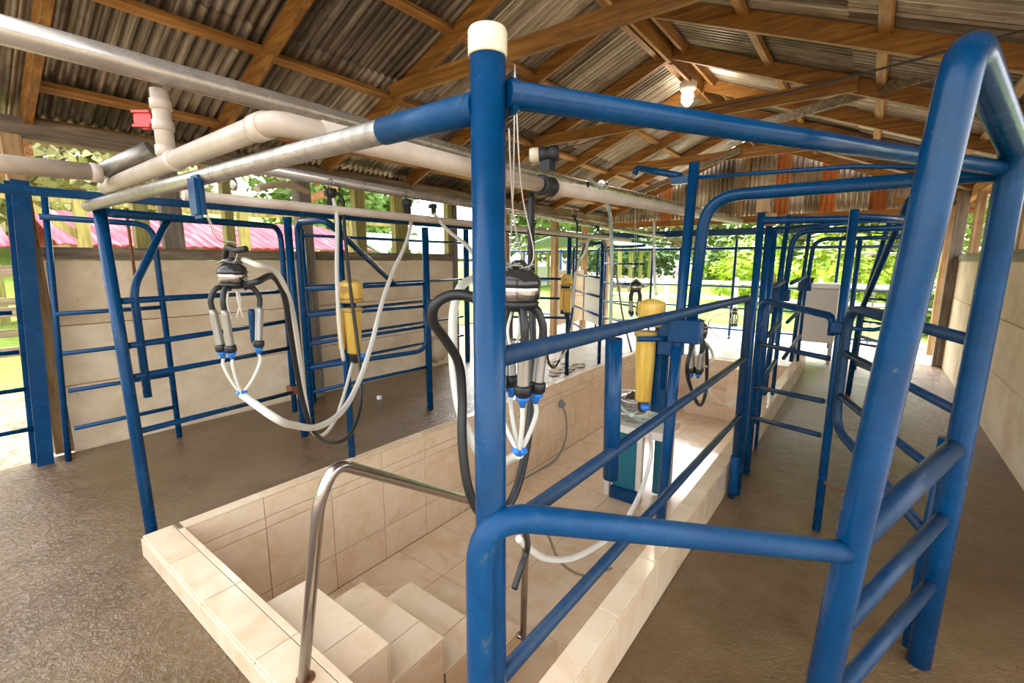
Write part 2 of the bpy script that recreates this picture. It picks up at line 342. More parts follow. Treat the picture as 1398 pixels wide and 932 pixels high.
# near stairs
st = struct('stairs')
def stile(name, lo, hi): return box(name, [lo[i] + (G if hi[i] - lo[i] > .03 else 0) for i in range(3)], [hi[i] - (G if hi[i] - lo[i] > .03 else 0) for i in range(3)], 'tile', st, .0012)
sx0, sxm, sx1 = -2.20, -1.70, -1.513
nos = [PN, 1.10, 1.43, 1.78, 2.10]; tz = [-.01, -.22, -.43, -.64]
bm = bmesh.new()
for k in range(4): bm_box(bm, (sx0 + .012, PN, PZ), (sx1 - .012, nos[k + 1] - .012, tz[k] - .012))
fin('step_core', bm, 'grout', st)
for k in range(4):
    z, y0, y1 = tz[k], nos[k], nos[k + 1]; zb = tz[k + 1] if k < 3 else PZ
    stile('tread_tile', (sx0, y0, z - .012), (sxm, y1, z)); stile('tread_tile', (sxm, y0, z - .012), (sx1, y1, z))
    stile('riser_tile', (sx0, y1 - .012, zb), (sxm, y1, z - .012)); stile('riser_tile', (sxm, y1 - .012, zb), (sx1, y1, z - .012))
    stile('side_tile', (sx1 - .012, y0, PZ), (sx1, y1 - .012, z - .012)); stile('side_tile', (sx0, y0, PZ), (sx0 + .012, y1 - .012, z - .012))
# far stairs and end wall of the pit
fs = struct('stairs')
st = fs
for k in range(4):
    z0 = PZ + .2125 * k; y0 = 7.72 + .19 * k
    stile('step_block', (-2.25, y0, PZ), (-1.62, PF, z0 + .2125 - .012)); stile('tread_tile', (-2.25, y0 - .01, z0 + .2), (-1.62, y0 + .19, z0 + .2125))
for (a, b_) in ((PL, -2.6), (-2.6, -2.25), (-1.62, -1.2), (-1.2, PR)):
    for (z0, z1) in ((PZ, -.42), (-.42, .0)): stile('wall_tile', (a, PF - .02, z0), (b_, PF, z1))
stile('side_block', (-1.62, 7.72, PZ), (-1.35, PF, .0))

# ------------------------------------------------------------------ walls
WL, WR, WLE, WRE = -5.40, 1.06, 5.5, 9.95
def wall(name, xf, side, y0, y1, posts, joints):
    wlr = struct(name); z = [-.06, .58, 1.10, 1.655]
    yy = y0; j = 0; cuts = [y0] + [c for c in joints if y0 < c < y1] + [y1]
    for r in range(3):
        for a, b_ in zip(cuts[:-1], cuts[1:]):
            o = box('panel', (min(xf, xf + side * .09), a + .003, z[r] + .003), (max(xf, xf + side * .09), b_ - .003, z[r + 1] - .003), 'concrete', wlr, .006)
            o.location.x += random.uniform(-.003, .003)
    box('top_plate', (min(xf - side * .015, xf + side * .11), y0, 1.655), (max(xf - side * .015, xf + side * .11), y1, 1.76), 'wood_grey', wlr, .004)
    for (a, b_, mt) in posts: box('post', (min(xf, xf + side * .10), a, 1.76), (max(xf, xf + side * .10), b_, 2.62), mt, wlr, .004)
    return wlr
wl = wall('wall_left', WL, -1, .74, WLE, [(.62, .74, 'wood_z'), (1.38, 1.50, 'wood_green'), (1.60, 1.77, 'wood_greyz'), (2.15, 2.24, 'wood_green'), (2.95, 3.05, 'wood_greyz'), (3.72, 3.88, 'wood_green'), (4.36, 4.60, 'wood_green'), (5.40, 5.5, 'wood_green')], [2.9])
wr = wall('wall_right', WR, 1, 2.6, WRE, [(2.6, 2.7, 'wood_z'), (4.6, 4.7, 'wood_z'), (6.3, 6.42, 'wood_z'), (7.0, 7.1, 'wood_z'), (8.1, 8.2, 'wood_greyz'), (9.1, 9.2, 'wood_z')], [4.5, 6.8, 9.0])
box('end_post', (WR - .12, WRE - .06, 0), (WR + .02, WRE + .05, 2.7), 'wood_greyz', wr, .004)
box('end_post', (WL - .1, WLE, 0), (WL + .02, WLE + .1, 2.6), 'wood_greyz', wl, .004)
box('end_post', (WL - .1, .62, 0), (WL - .01, .74, 1.76), 'wood_z', wl, .004)
for X in (WL - .02,): box('eave_beam', (X - .12, 0.0, 2.60), (X, 11.3, 2.76), 'wood_grey', wl, .004)
box('eave_beam', (WR + .02, 0.0, 2.60), (WR + .12, 11.3, 2.76), 'wood_y', wr, .004)
# a shorter wall panel beyond the left wall
wl2 = struct('wall_far_left')
box('panel', (-5.5, 8.7, .25), (-5.4, 9.9, .85), 'concrete', wl2, .005); box('panel', (-5.5, 8.7, .856), (-5.4, 9.9, 1.45), 'concrete', wl2, .005)
box('post', (-5.5, 8.58, -.05), (-5.38, 8.7, 2.6), 'wood_z', wl2); box('post', (-5.5, 9.9, -.05), (-5.38, 10.02, 2.6), 'wood_z', wl2); box('post', (-5.52, 6.9, -.05), (-5.4, 7.0, 2.6), 'wood_z', wl2)

# ------------------------------------------------------------------ roof
XR, SL = -2.17, .41
ZA = 4.05                                    # underside of the rafters at the ridge
def zr(x, off=0.0): return ZA + off - SL * abs(x - XR)
roof = struct('ceiling')
TY = [.79 + 1.3 * k for k in range(9)]     # rafters
EL, ER = -5.75, 1.40
for k, y in enumerate(TY):
    for s, xe in ((-1, EL), (1, ER)):
        beam('rafter', (XR + s * .02, y, zr(XR + s * .02, .075)), (xe, y, zr(xe, .075)), .05, .15, 'wood', roof)
    if k in (2, 4, 6):
        dz = 1.64; zt = EYE + dz + .07; xl = XR - (ZA - zt) / SL - .25; xr = XR + (ZA - zt) / SL + .2
        beam('tie_beam', (xl, y - .055, zt), (xr, y - .055, zt), .045, .14, 'wood', roof)
PX = [-5.6, -5.15, -4.21, -3.27, -2.33, -2.01, -1.07, -.10, .80, 1.30]
for k in range(len(TY) - 1):
    for x in PX:
        off = random.uniform(-.03, .03)
        a = (x + off, TY[k] + .025, zr(x + off, .125)); b_ = (x + off, TY[k + 1] - .025, zr(x + off, .125))
        sx = 1 if x > XR else -1
        beam('purlin', a, b_, .075 if abs(x - XR) > .3 else .05, .045 if abs(x - XR) > .3 else .09, 'wood_y', roof, up=(sx * SL, 0, 1))
for k in range(len(TY) - 1):
    box('ridge_board', (XR - .02, TY[k] + .03, ZA - .06), (XR + .02, TY[k + 1] - .03, ZA + .16), 'wood_y', roof, .003)
# slanted braces hung under the rafters on the right
beam('brace', at(1010, 178, Y=7.18), at(1300, 92, Y=5.6), .045, .10, 'wood_grey', roof)
beam('brace', at(862, 268, Y=8.4), at(1010, 205, Y=8.4), .045, .08, 'wood_grey', roof)
# corrugated sheets
def sheet_mesh(name, L_, W=.80, pitch=.080, amp=.018, rad=6, mt='iron'):
    bm = bmesh.new(); n = int(W / pitch * rad); lay = []
    for dz in (0, .0015):
        r0 = []; r1 = []
        for i in range(n + 1):
            y = W * i / n; z = amp * math.sin(2 * math.pi * y / pitch) + dz
            r0.append(bm.verts.new((0, y - W / 2, z))); r1.append(bm.verts.new((L_, y - W / 2, z)))
        lay.append((r0, r1))
        for i in range(n):
            f = bm.faces.new((r0[i], r1[i], r1[i + 1], r0[i + 1]) if dz else (r0[i], r0[i + 1], r1[i + 1], r1[i])); f.smooth = True
    me = bpy.data.meshes.new(name); bm.to_mesh(me); bm.free(); me.materials.append(M[mt]); return me
LS = (abs(XR - EL) + .15) * math.sqrt(1 + SL * SL)
sm_ = {k: sheet_mesh('sheet', LS / 2 + .1, mt=k) for k in ('iron', 'iron_dark')}
y = .35; k = 0
while y < 11.5:
    for s in (-1, 1):
        for half in (0, 1):
            d = Vector((s, 0, -SL)).normalized(); up = Vector((s * SL, 0, 1)).normalized(); ax = Vector((0, 1, 0)) * 1
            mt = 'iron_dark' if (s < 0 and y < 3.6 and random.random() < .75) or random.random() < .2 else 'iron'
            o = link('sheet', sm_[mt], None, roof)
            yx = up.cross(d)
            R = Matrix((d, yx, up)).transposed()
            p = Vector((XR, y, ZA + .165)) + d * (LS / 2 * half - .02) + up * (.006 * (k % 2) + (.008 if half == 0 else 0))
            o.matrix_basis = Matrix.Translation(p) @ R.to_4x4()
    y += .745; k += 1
bm = bmesh.new()
bm_beam(bm, (XR, .0, ZA + .235), (XR, 11.8, ZA + .235), .36, .012); fin('ridge_cap', bm, 'iron_dark', roof)
# gable at the far end
wf = struct('wall_far')
GY = 11.19; gx = EL + .3; k = 0
while gx < ER - .2:
    top = zr(gx + .12, .13); h = top - 2.56
    if h > .1:
        mt = 'iron_rust' if k in (5, 14, 17, 20) else 'iron'
        bm = bmesh.new(); n = 30; W = .265; r0 = []; r1 = []
        for i in range(n + 1):
            yy = W * i / n; q = .016 * math.sin(2 * math.pi * yy / .0883)
            zt = zr(gx + yy, .14)
            r0.append(bm.verts.new((gx + yy, GY + .06 + q, 2.56))); r1.append(bm.verts.new((gx + yy, GY + .06 + q, zt)))
        for i in range(n): f = bm.faces.new((r0[i], r0[i + 1], r1[i + 1], r1[i])); f.smooth = True
        r = bmesh.ops.extrude_face_region(bm, geom=bm.faces[:]); bmesh.ops.translate(bm, verts=[v for v in r['geom'] if isinstance(v, bmesh.types.BMVert)], vec=(0, .002, 0))
        fin('sheet', bm, mt, wf)
    gx += .265; k += 1
beam('bottom_plate', (EL + .2, GY, 2.53), (ER - .1, GY, 2.53), .06, .14, 'wood', wf)
beam('king_post', (-2.4, GY - .02, 2.55), (-2.25, GY - .02, 3.95), .09, .045, 'wood_z', wf, up=(0, 1, 0))
for x in (-5.45, 1.02): box('corner_post', (x - .06, GY - .06, -.05), (x + .06, GY + .06, 2.6), 'wood_z', wf)
beam('corner_brace', (1.0, GY - .1, 2.5), (.2, GY - .1, 2.75), .05, .09, 'wood', wf)

# ------------------------------------------------------------------ steel pipework of the stalls
R3 = .0425      # 3-inch tube
T = lambda n, p, r, par, fil=0, mt='blue', seg=16: tube(n, p, r, mt, par, fil, seg)
CP = Vector((-.59, .70, 0))
# centre post with cap
t = thing('gate_post', 'thick upright blue post in the foreground with cream plastic cap', 'post', loc=(CP.x, CP.y, .12))
T('post', [(CP.x, CP.y, 0.0), (CP.x, CP.y, 2.03)], .0325, t, seg=28)
lathe('cap', [(.0345, 0), (.0355, .004), (.0355, .041), (.033, .046)], (CP.x, CP.y, 2.012), 'pvc_cream', t, seg=28)
# left post + silver cross beam
t = thing('stall_post', 'slim blue post standing on the near left corner of the tiled pit', 'post', loc=(-3.16, .69, .0))
T('post', [(-3.17, .70, .0), (-3.24, .70, 1.1), (-3.30, .70, 1.975)], .030, t, seg=20)
lathe('cap', [(.036, 0), (.036, .03), (.03, .033)], (-3.30, .70, 1.965), 'galv', t)
t = thing('cross_beam', 'silver galvanised cross beam with blue sleeve joined to the capped post', 'pipe', loc=(-3.3, .7, 1.93))
T('beam_pipe', [(-3.31, .655, 1.93), (-.86, .69, 1.93)], .0265, t, mt='galv', seg=24)
T('blue_sleeve', [(-.88, .69, 1.93), (CP.x - .02, .695, 1.93)], .0285, t, mt='blue_worn', seg=24)
lathe('ring_clamp', [(.028, -.006), (.030, -.004), (.030, .004), (.028, .006)], (-1.72, .68, 1.93), 'steel', t, axis=(1, 0, 0))
bm = bmesh.new(); bm_lathe(bm, [(.012, -.006), (.019, -.004), (.019, .004), (.012, .006)], (-1.62, .68, 1.885), (0, 1, 0)); fin('shackle', bm, 'steel', t)

# centre side panel (rails from capped post along the pit kerb)
t = thing('side_fence', 'three-rail blue panel running along the right pit kerb from the capped post', 'railing', loc=(-.6, 2.2, .0))
XS = -.585
T('top_rail', [(CP.x, CP.y, 1.455), (XS - .03, 3.36, 1.415), (-.615, 3.378, .0)], .0215, t, .06, 'blue_grey', 18)
T('rail', [at(716, 702, X=-.585), (-.61, 3.37, 1.01)], .0185, t, mt='blue_grey')
T('rail', [(CP.x + .005, CP.y, .70), (-.61, 3.37, .61)], .0185, t, mt='blue_grey')
T('picket', [at(838, 462, X=-.6), at(834, 652, X=-.6)], .026, t)
lathe('sleeve', [(.029, 0), (.031, .01), (.031, .26), (.029, .27)], (-.615, 3.378, .04), 'blue', t)
# top tube from centre post to leg B, hoop tube across the alley
t = thing('entry_hoop', 'big leaning blue hoop in the right foreground with thick horizontal bars', 'stall frame', loc=(.33, 2.37, .0))
A0, A1, A2 = Vector((-.006, 1.50, .0)), Vector((.041, 1.47, .96)), Vector((.117, 1.50, 2.115))
B0, B2 = Vector((.33, 2.37, 0)), Vector((.352, 2.37, 2.0))
T('bent_tube', [A0, A1, A2 + Vector((0, 0, .02)), B2 + Vector((0, 0, .02)), B0 + Vector((.01, 0, 1.0)), B0], .0405, t, .10, seg=26)
fA = lambda z: A0 + (A1 - A0) * (z / .96) if z < .96 else A1 + (A2 - A1) * ((z - .96) / 1.155)
T('bar', [fA(.90), (.33, 2.37, .955)], .034, t, mt='blue_grey', seg=20)
T('bar', [fA(.60), (.33, 2.37, .665)], .0255, t, mt='blue_grey', seg=20)
T('bar', [fA(.30), (.33, 2.37, .375)], .0255, t, mt='blue_grey', seg=20)
T('foot_tube', [(.30, 2.46, 0), (.31, 2.47, .95)], .022, t)
t = thing('top_tie_tube', 'long blue tube overhead from the capped post to the leaning hoop', 'pipe', loc=(-.5, .8, 1.95))
T('tube', [(CP.x + .03, CP.y + .02, 1.95), (.32, 2.34, 1.965)], .0245, t, seg=18)
lathe('weld_collar', [(.026, 0), (.033, .012), (.033, .02)], (CP.x + .032, CP.y + .05, 1.95), 'blue', t, axis=(-.48, -.87, 0))
# bent tube at the bottom in front
t = thing('front_hoop_bar', 'scratched bent blue bar curving low across the foreground to the leaning hoop', 'railing', loc=(-.58, .66, .0))
T('bent_tube', [(-.590, .652, 0.0), (-.583, .657, 1.142), at(1162, 754, Y=1.47)], .0295, t, .12, 'blue_worn', 28)

def hoop_set(dy, first):
    lab = 'near' if first else 'far'
    y0 = 2.41 + dy
    t = thing('hinge_post', ['tall blue hinge post rising from the right pit kerb beside the first bent hoop', 'blue hinge post on the right pit kerb beside the second hoop', 'farthest blue hinge post on the right pit kerb'][0 if first else (1 if dy < 4 else 2)], 'post', loc=(-.78, y0, .236))
    T('post', [(-.79, y0, .2), (-.73, y0, 2.12)], .0245, t)
    T('lower_sleeve', [(-.79, y0, .2), (-.76, y0, 1.22)], .028, t)
    hp = thing('alley_hoop', ['bent blue hoop crossing the alley over the first stall gate', 'second bent blue hoop across the alley further back', 'farthest bent blue hoop at the end of the alley'][0 if first else (1 if dy < 4 else 2)], 'stall frame', loc=(-.66, y0, 0))
    T('bent_tube', [(-.70, y0 + .01, 1.27), (-.665, y0, 1.955), (.33, y0 - .03, 1.955)], .028, hp, .16)
    box('hinge_block', (-.80, y0 - .04, 1.24), (-.64, y0 + .04, 1.36), 'blue', hp, .006)
    T('thin_rod', [(-.72, y0, 2.05), (-.1, y0, 2.03), (.31, y0, 1.98)], .009, hp, seg=8)
    return t
hoop_set(0, True); hoop_set(3.22, False); hoop_set(5.4, False)
# further slanted hoops
for i, (yf, yt, pb, pt, yr) in enumerate(((7.1, 5.7, (1175, 425), (1243, 268), 6.3), (8.9, 8.0, (1180, 412), (1216, 297), 8.6))):
    t = thing('entry_hoop', ['leaning blue hoop of the second stall seen behind the foreground one', 'leaning blue hoop of the farthest stall in the alley'][i], 'stall frame', loc=(0, yf, .0))
    kb, kt = at(*pb, Y=yf), at(*pt, Y=yt)
    rb = Vector((.36, yr, kt.z - .05))
    T('bent_tube', [(kb.x - .02, yf, 0), kb, kt, rb, (.35, yr, 0)], .031, t, .12)
    for z in (1.1, .75, .40): T('bar', [Vector((kb.x, yf, z)), Vector((.35, yr, z))], .019, t, mt='blue_grey')
# stall posts on the alley floor
for (x, y, zt, lab) in ((-.595, 3.45, 1.96, 'blue post with small timber block on top beside the alley gate'), (-.61, 3.86, 1.90, 'blue hinge side post right behind the timber-topped post'), (-.10, 3.27, 1.935, 'tall blue latch post at the right end of the alley gate'),
                        (-.12, 6.4, 1.9, 'distant blue latch post near the far end of the alley'), (-.66, 4.45, 1.9, 'blue post on the kerb just past the alley gate')):
    t = thing('stall_post', lab, 'post', loc=(x, y, 0)); T('post', [(x, y, 0), (x - .005, y, zt)], .0235, t)
    if 'timber' in lab: box('timber_block', (x - .035, y - .035, zt), (x + .035, y + .035, zt + .09), 'wood_z', t, .004)
    if 'right end' in lab: box('latch_sleeve', (x - .055, y - .04, 1.24), (x + .055, y + .04, 1.31), 'blue', t, .008)
t = thing('top_tie_tube', 'slanting blue tube overhead from the timber-topped post to the right', 'pipe', loc=(-.6, 3.4, 1.92))
T('tube', [(-.60, 3.43, 1.91), (.33, 5.0, 1.99)], .024, t); t2 = T('thin_brace', [(-.61, 3.86, 1.88), (.30, 3.95, 1.93)], .012, t, seg=10)
T('stub', [(.20, 3.9, 1.9), (-.1, 3.3, 1.9)], .02, t)
# alley gate
t = thing('alley_gate', 'small blue gate of three rails with rounded top corners across the alley', 'gate', loc=(-.35, 3.6, .1))
ga, gb = Vector((-.61, 3.81, 0)), Vector((-.145, 3.31, 0)); Z = Vector((0, 0, 1))
T('gate_frame', [ga + Z * 0.02, ga + Z * 1.375, gb + Z * 1.33, gb + Z * 1.22], .0225, t, .11)
for za, zb in ((1.05, 1.08), (.72, .815), (.48, .60)): T('rail', [ga + Z * za, gb + Z * zb], .0165, t, mt='blue_grey')
# right panel between latch post and hoop leg
t = thing('side_fence', 'blue rail panel with curved lower corner between latch post and leaning hoop', 'railing', loc=(.1, 2.8, .4))
qa, qb = Vector((-.07, 3.21, 0)), Vector((.335, 2.385, 0))
T('panel_frame', [qb + Z * 1.36, qa + Z * 1.395, qa + Z * .70, qb + Z * .52], .024, t, .12, 'blue_grey')
for za, zb in ((1.14, 1.08), (.89, .80)): T('rail', [qa + Z * za, qb + Z * zb], .019, t, mt='blue_grey')
t2 = T('hook_rod', [qa + Z * 1.28 + Vector((.0, 0, 0)), qa + Z * 1.27 + Vector((.12, .1, 0)), qa + Z * 1.31 + Vector((.2, .0, 0))], .012, t)
tag(tube('chain_hook', [at(1125, 655, Y=3.27), at(1130, 662, Y=3.22), at(1145, 668, Y=3.12), at(1200, 679, Y=2.95)], .009, 'rust', None, 0, 8, True), 'rusty iron hook rod low on the alley latch post', 'hook')
# far kerb panels (beyond the gate)
for i, (ya, yb) in enumerate(((4.45, 5.55), (5.8, 7.7))):
    t = thing('side_fence', ['pale worn rail panel on the pit kerb beyond the alley gate', 'distant rail panel on the pit kerb near the white cabinet'][i], 'railing', loc=(-.7, ya, .3))
    for za, zb in ((1.42, 1.45), (1.0, 1.02), (.60, .62)): T('rail', [(-.66, ya, za), (-.70, yb, zb)], .02, t, mt='blue_grey')
    T('upright', [(-.70, yb, .236), (-.70, yb, 1.45)], .02, t)

# ---------------------------------------------- left side stalls
def panel(name, label, a, b_, rails, top=None, frame=None, r=.018, extra=None, cat='railing'):
    t = thing(name, label, cat, loc=(a[0], a[1], 0)); a = Vector((*a, 0)); b_ = Vector((*b_, 0))
    for za, zb in rails: T('rail', [a + Z * za, b_ + Z * zb], r, t, seg=12)
    if frame: T('panel_frame', [(a if p[0] == 'a' else b_) * 1.0 + Z * p[1] for p in frame], .024, t, .14)
    for ex in (extra or []):
        f = lambda u, z: a + (b_ - a) * u + Z * z
        T('bent_brace', [f(u, z) for u, z in ex], .021, t, .08)
    return t
LP = (-3.255, .73); PP = (-4.17, 2.10); QQ = (-3.79, 3.42); MM = (-3.12, 2.0)
panel('stall_fence', 'blue stall panel with diagonal brace behind the near milking cluster', LP, PP, [(1.43, 1.38), (1.18, 1.11), (1.0, .86), (.68, .44)],
      frame=[('a', 1.90), ('b', 1.945), ('b', 0.25)], extra=[[(.24, 1.90), (.05, 1.50), (.05, .86)]])
bmx = None
t = thing('stall_post', 'blue post with flared top at the corner of the first left stall', 'post', loc=(*PP, 0)); T('post', [(PP[0] + .03, PP[1] + .06, 0), (PP[0] + .02, PP[1] + .06, 2.02)], .034, t)
lathe('cap', [(.034, 0), (.042, .01), (.042, .03)], (PP[0] + .02, PP[1] + .06, 2.0), 'blue', t)
box('hinge_block', (PP[0] - .07, PP[1] - .03, .42), (PP[0] + .03, PP[1] + .06, .50), 'rust', t, .005)
P2 = (-4.10, 2.22)
panel('stall_fence', 'blue stall panel with diagonal brace behind the yellow milk meter', P2, QQ, [(1.39, 1.41), (1.15, 1.17), (.88, .95), (.42, .50)],
      frame=[('b', 1.41), ('b', .68), ('a', .66)])
t = thing('stall_hoop', 'bent blue hoop tube carrying the diagonal brace of the meter stall', 'stall frame', loc=(*P2, 0))
pa = Vector((*P2, 0)); pb = Vector((*QQ, 0)); pm = Vector((*MM, 0))
T('bent_tube', [pa + Z * .1, pa + Z * 1.98, pa + (pm - pa) * .75 + Z * 1.96, pa + (pb - pa) * .72 + Z * 1.42], .026, t, .15)
for (x, y, zt, r, lab, g) in ((MM[0], MM[1], 1.97, .026, 'blue post carrying the nearest yellow milk meter on the left', 0), (QQ[0], QQ[1] + .03, 2.0, .036, 'blue post standing alone on the brown deck left of centre', 0),
                           (-5.05, 2.78, 2.0, .026, 'slim blue post against the left wall by the grey timber post', 0), (-5.2, 5.6, 2.2, .045, 'thick blue post at the far end of the left wall', 0),
                           (-3.42, 5.82, 1.98, .03, 'distant blue post on the left deck next to the second yellow meter', 0), (-3.27, 6.56, 1.98, .028, 'distant blue post at the pit edge behind the greenish hose', 0), (-4.3, 5.3, 2.0, .03, 'blue corner post of the second left stall', 0)):
    t = thing('stall_post', lab, 'post', loc=(x, y, 0)); T('post', [(x, y, 0), (x, y, zt)], r, t)
t = thing('timber_post', 'dark grey timber post against the left concrete wall', 'post', loc=(-5.3, 2.95, 0)); box('post', (-5.38, 2.87, 0), (-5.22, 3.02, 2.62), 'wood_greyz', t, .005)
# fence W1 by the outer column
t = thing('steel_column', 'blue steel channel column at the open left corner of the shed', 'column', loc=(-5.25, .6, 0))
cl = Vector((0, .13, 2.25))
for nm, x0, y0, w_, h in (('flange', -5.33, .51, .015, .10), ('flange', -5.20, .53, .015, .10), ('web', -5.265, .53, .12, .012)):
    bm = bmesh.new(); bm_beam(bm, (x0, y0, 0), Vector((x0, y0, 0)) + cl, w_, h, up=(0, 1, 0)); fin(nm, bm, 'blue', t)
T('side_tube', [(-5.16, .66, 0), (-5.16, .78, 2.2)], .022, t)
panel('side_fence', 'blue rail panel against the left wall next to the steel column', (-5.10, .72), (-5.05, 1.42), [(1.23, 1.235), (.91, .92), (.60, .61), (.28, .30)], frame=[('a', 1.98), ('b', 1.96), ('b', 0.0)])
panel('side_fence', 'blue rail panel along the left wall between grey timber post and far end', (-5.05, 2.78), (-5.2, 5.5), [(1.93, 1.93), (1.36, 1.36), (1.07, 1.07), (.76, .76), (.45, .45)])
panel('yard_gate', 'blue pipe gate closing the open yard side left of the steel column', (-5.28, -1.4), (-5.25, .50), [(1.98, 1.98), (1.30, 1.25), (.98, .94), (.67, .64), (.34, .31)], cat='gate')
# second left stall further back
panel('stall_fence', 'second left stall panel with diagonal brace beyond the hanging cluster', (-3.25, 4.1), (-4.28, 5.25), [(1.40, 1.38), (1.15, 1.10), (.9, .86), (.62, .5)], frame=[('a', 1.93), ('b', 1.94), ('b', .1)], extra=[[(.3, 1.93), (.7, 1.38), (.95, 1.38)]])
panel('stall_fence', 'farther left stall panel reaching the post by the second meter', (-4.28, 5.35), (-3.42, 5.8), [(1.40, 1.40), (1.12, 1.12), (.84, .84), (.5, .5)])
panel('stall_fence', 'third left stall panel near the white far yard', (-3.3, 6.6), (-4.6, 8.0), [(1.40, 1.40), (1.1, 1.1), (.8, .8), (.45, .45)], frame=[('a', 1.93), ('b', 1.94), ('b', .1)], extra=[[(.55, 1.93), (.9, 1.40)]])
panel('stall_fence', 'last left stall panel in front of the far fence', (-3.3, 8.3), (-4.8, 9.4), [(1.6, 1.6), (1.2, 1.2), (.8, .8), (.45, .45)], frame=[('a', 1.93), ('b', 1.94), ('b', .0)])
t = thing('header_beam', 'long dark blue header beam along the left stalls carrying the pipes', 'beam', loc=(-3.25, 1, 1.98))
box('beam', (-3.285, .1, 1.96), (-3.235, 9.5, 2.0), 'blue', t, .003)
t = thing('header_beam', 'wide blue beam across the far end of the shed', 'beam', loc=(-2, 9.5, 2.2)); box('beam', (-5.4, 9.50, 2.13), (-.62, 9.58, 2.25), 'blue', t, .003)
# far fence
t = thing('yard_fence', 'blue pipe fence across the far end opening', 'fence', loc=(-2.5, 10.8, 0))
for z in (1.92, 1.12, .66, .2): T('rail', [(-9.5, 10.8, z), (.4, 10.8, z)], .02 if z < 1.5 else .032, t, seg=10)
for x in (-9, -7.8, -6.6, -5.3, -4.1, -3.45, -2.3, -1.4, -.5): T('post', [(x, 10.8, -.05), (x, 10.8, 2.1 if x in (-5.3, -2.3, -.5) else 1.95)], .028, t, seg=10)
t = thing('mesh_gate', 'galvanised grey pipe gate at the far end of the right alley', 'gate', loc=(.4, 11.6, 0))
for z in (1.78, 1.1, .75, .40, -.0): T('rail', [(-.4, 11.6, z + .02), (1.3, 11.6, z + .02)], .018, t, mt='galv', seg=8)
for x in (-.4, .1, .72, 1.3): T('upright', [(x, 11.6, 0.0), (x, 11.6, 1.8)], .018, t, mt='galv', seg=8)

# ------------------------------------------------------------------ overhead milk and vacuum lines
t = thing('milk_line', 'large stainless milk pipe running overhead along the pit', 'pipe', loc=(-1.65, 0, 2.16))
P0 = at(0, 40, X=-2.04); P1 = at(400, 146, X=-2.04); PE = at(1012, 300, X=-2.1)
T('pipe', [P0 + (P0 - P1) * 1.2, P1, at(700, 229, X=-2.06), PE], .041, t, mt='steel_dull', seg=26)
for u in (.33, .7): 
    p = P1.lerp(PE, u); lathe('coupling', [(.042, -.03), (.044, -.025), (.044, .025), (.042, .03)], p, 'steel', t, axis=PE - P1)
lathe('nozzle', [(.01, 0), (.01, .05), (.016, .05), (.016, .07)], at(803, 243, X=-2.0) + Vector((0, 0, -.10)), 'black_matt', t)
TX, TYY = -1.62, .62
tp = at(222, 112, X=TX)
t = thing('pvc_manifold', 'white pvc drain pipe with elbow and vertical valve tee under the steel pipe', 'pipe', loc=(-1.7, .64, 2.0))
ZX = 2.005; YX = .655; xt = at(229, 225, Y=YX).x
T('cross_pipe', [(-2.92, YX, 1.99), (-1.29, YX, ZX + .005), (-1.27, 1.0, ZX)], .032, t, .05, 'pvc', 24)
T('long_pipe', [(-1.27, .78, ZX), at(735, 251, X=-1.27)], .034, t, mt='pvc', seg=24)
T('long_pipe', [at(756, 256, X=-1.27), at(1010, 303, X=-1.45)], .034, t, mt='pvc', seg=24)
lathe('rubber_coupler', [(.040, -.05), (.047, -.045), (.047, -.03), (.044, -.02), (.044, .02), (.047, .03), (.047, .045), (.040, .05)], at(745, 254, X=-1.27), 'black_matt', t, axis=(0, 1, 0))
lathe('elbow_collar', [(.032, -.03), (.0365, -.028), (.0365, .028), (.032, .03)], (-1.36, YX, ZX + .003), 'pvc', t, axis=(1, 0, 0))
va = at(229, 224, Y=YX); vb = Vector((va.x, va.y, 2.25))
T('valve_riser', [va, vb], .029, t, mt='pvc', seg=24)
for u in (.18, .52, .80): lathe('valve_ring', [(.029, -.018), (.0335, -.016), (.0335, .016), (.029, .018)], va.lerp(vb, u), 'pvc', t, axis=vb - va)
for x in (va.x + .075, -2.86): lathe('pipe_collar', [(.032, -.022), (.036, -.02), (.036, .02), (.032, .022)], (x, YX, ZX - .004), 'pvc', t, axis=(1, 0, 0))
p = va.lerp(vb, .60)
bm = bmesh.new(); bm_beam(bm, p + Vector((-.03, -.02, 0)), p + Vector((-.085, -.045, .004)), .030, .040); bmesh.ops.bevel(bm, geom=bm.edges[:], offset=.008, segments=2, affect='EDGES'); fin('red_valve_handle', bm, 'red', t)['label'] = 'red valve handle'
t = thing('vacuum_elbow', 'short white pipe stub joining the long white pipe at upper left', 'pipe', loc=(-2.6, .7, 2.04))
T('long_pipe', [at(-160, 208, X=-2.62), at(126, 235, X=-2.74)], .036, t, mt='pvc', seg=20)
T('stub_pipe', [at(142, 233, X=-2.74), at(206, 203, Y=.76)], .034, t, mt='galv', seg=20)
lathe('collar', [(.034, -.02), (.041, -.018), (.041, .018), (.034, .02)], at(131, 236, X=-2.74), 'pvc', t, axis=(0, 1, 0))
bm = bmesh.new(); bm_box(bm, (-1.86, .63, 1.79), (-1.78, .66, 1.93)); bmesh.ops.bevel(bm, geom=bm.edges[:], offset=.012, segments=2, affect='EDGES'); hb = fin('hanger_bracket', bm, 'blue'); tag(hb, 'grey-blue hanger bracket gripping the silver cross beam from below', 'bracket')
t = thing('vacuum_line', 'thinner stainless pipe with hose taps above the left stalls', 'pipe', loc=(-3.2, 1, 2.2))
V0, V1 = at(330, 226, X=-3.2), at(905, 323, X=-3.25)
T('pipe', [V0, V0.lerp(V1, .3), V1], .036, t, mt='steel_dull', seg=20)
t = thing('wash_line', 'white pvc pipe running below the tapped stainless pipe over the left stalls', 'pipe', loc=(-3.1, 1, 2.03))
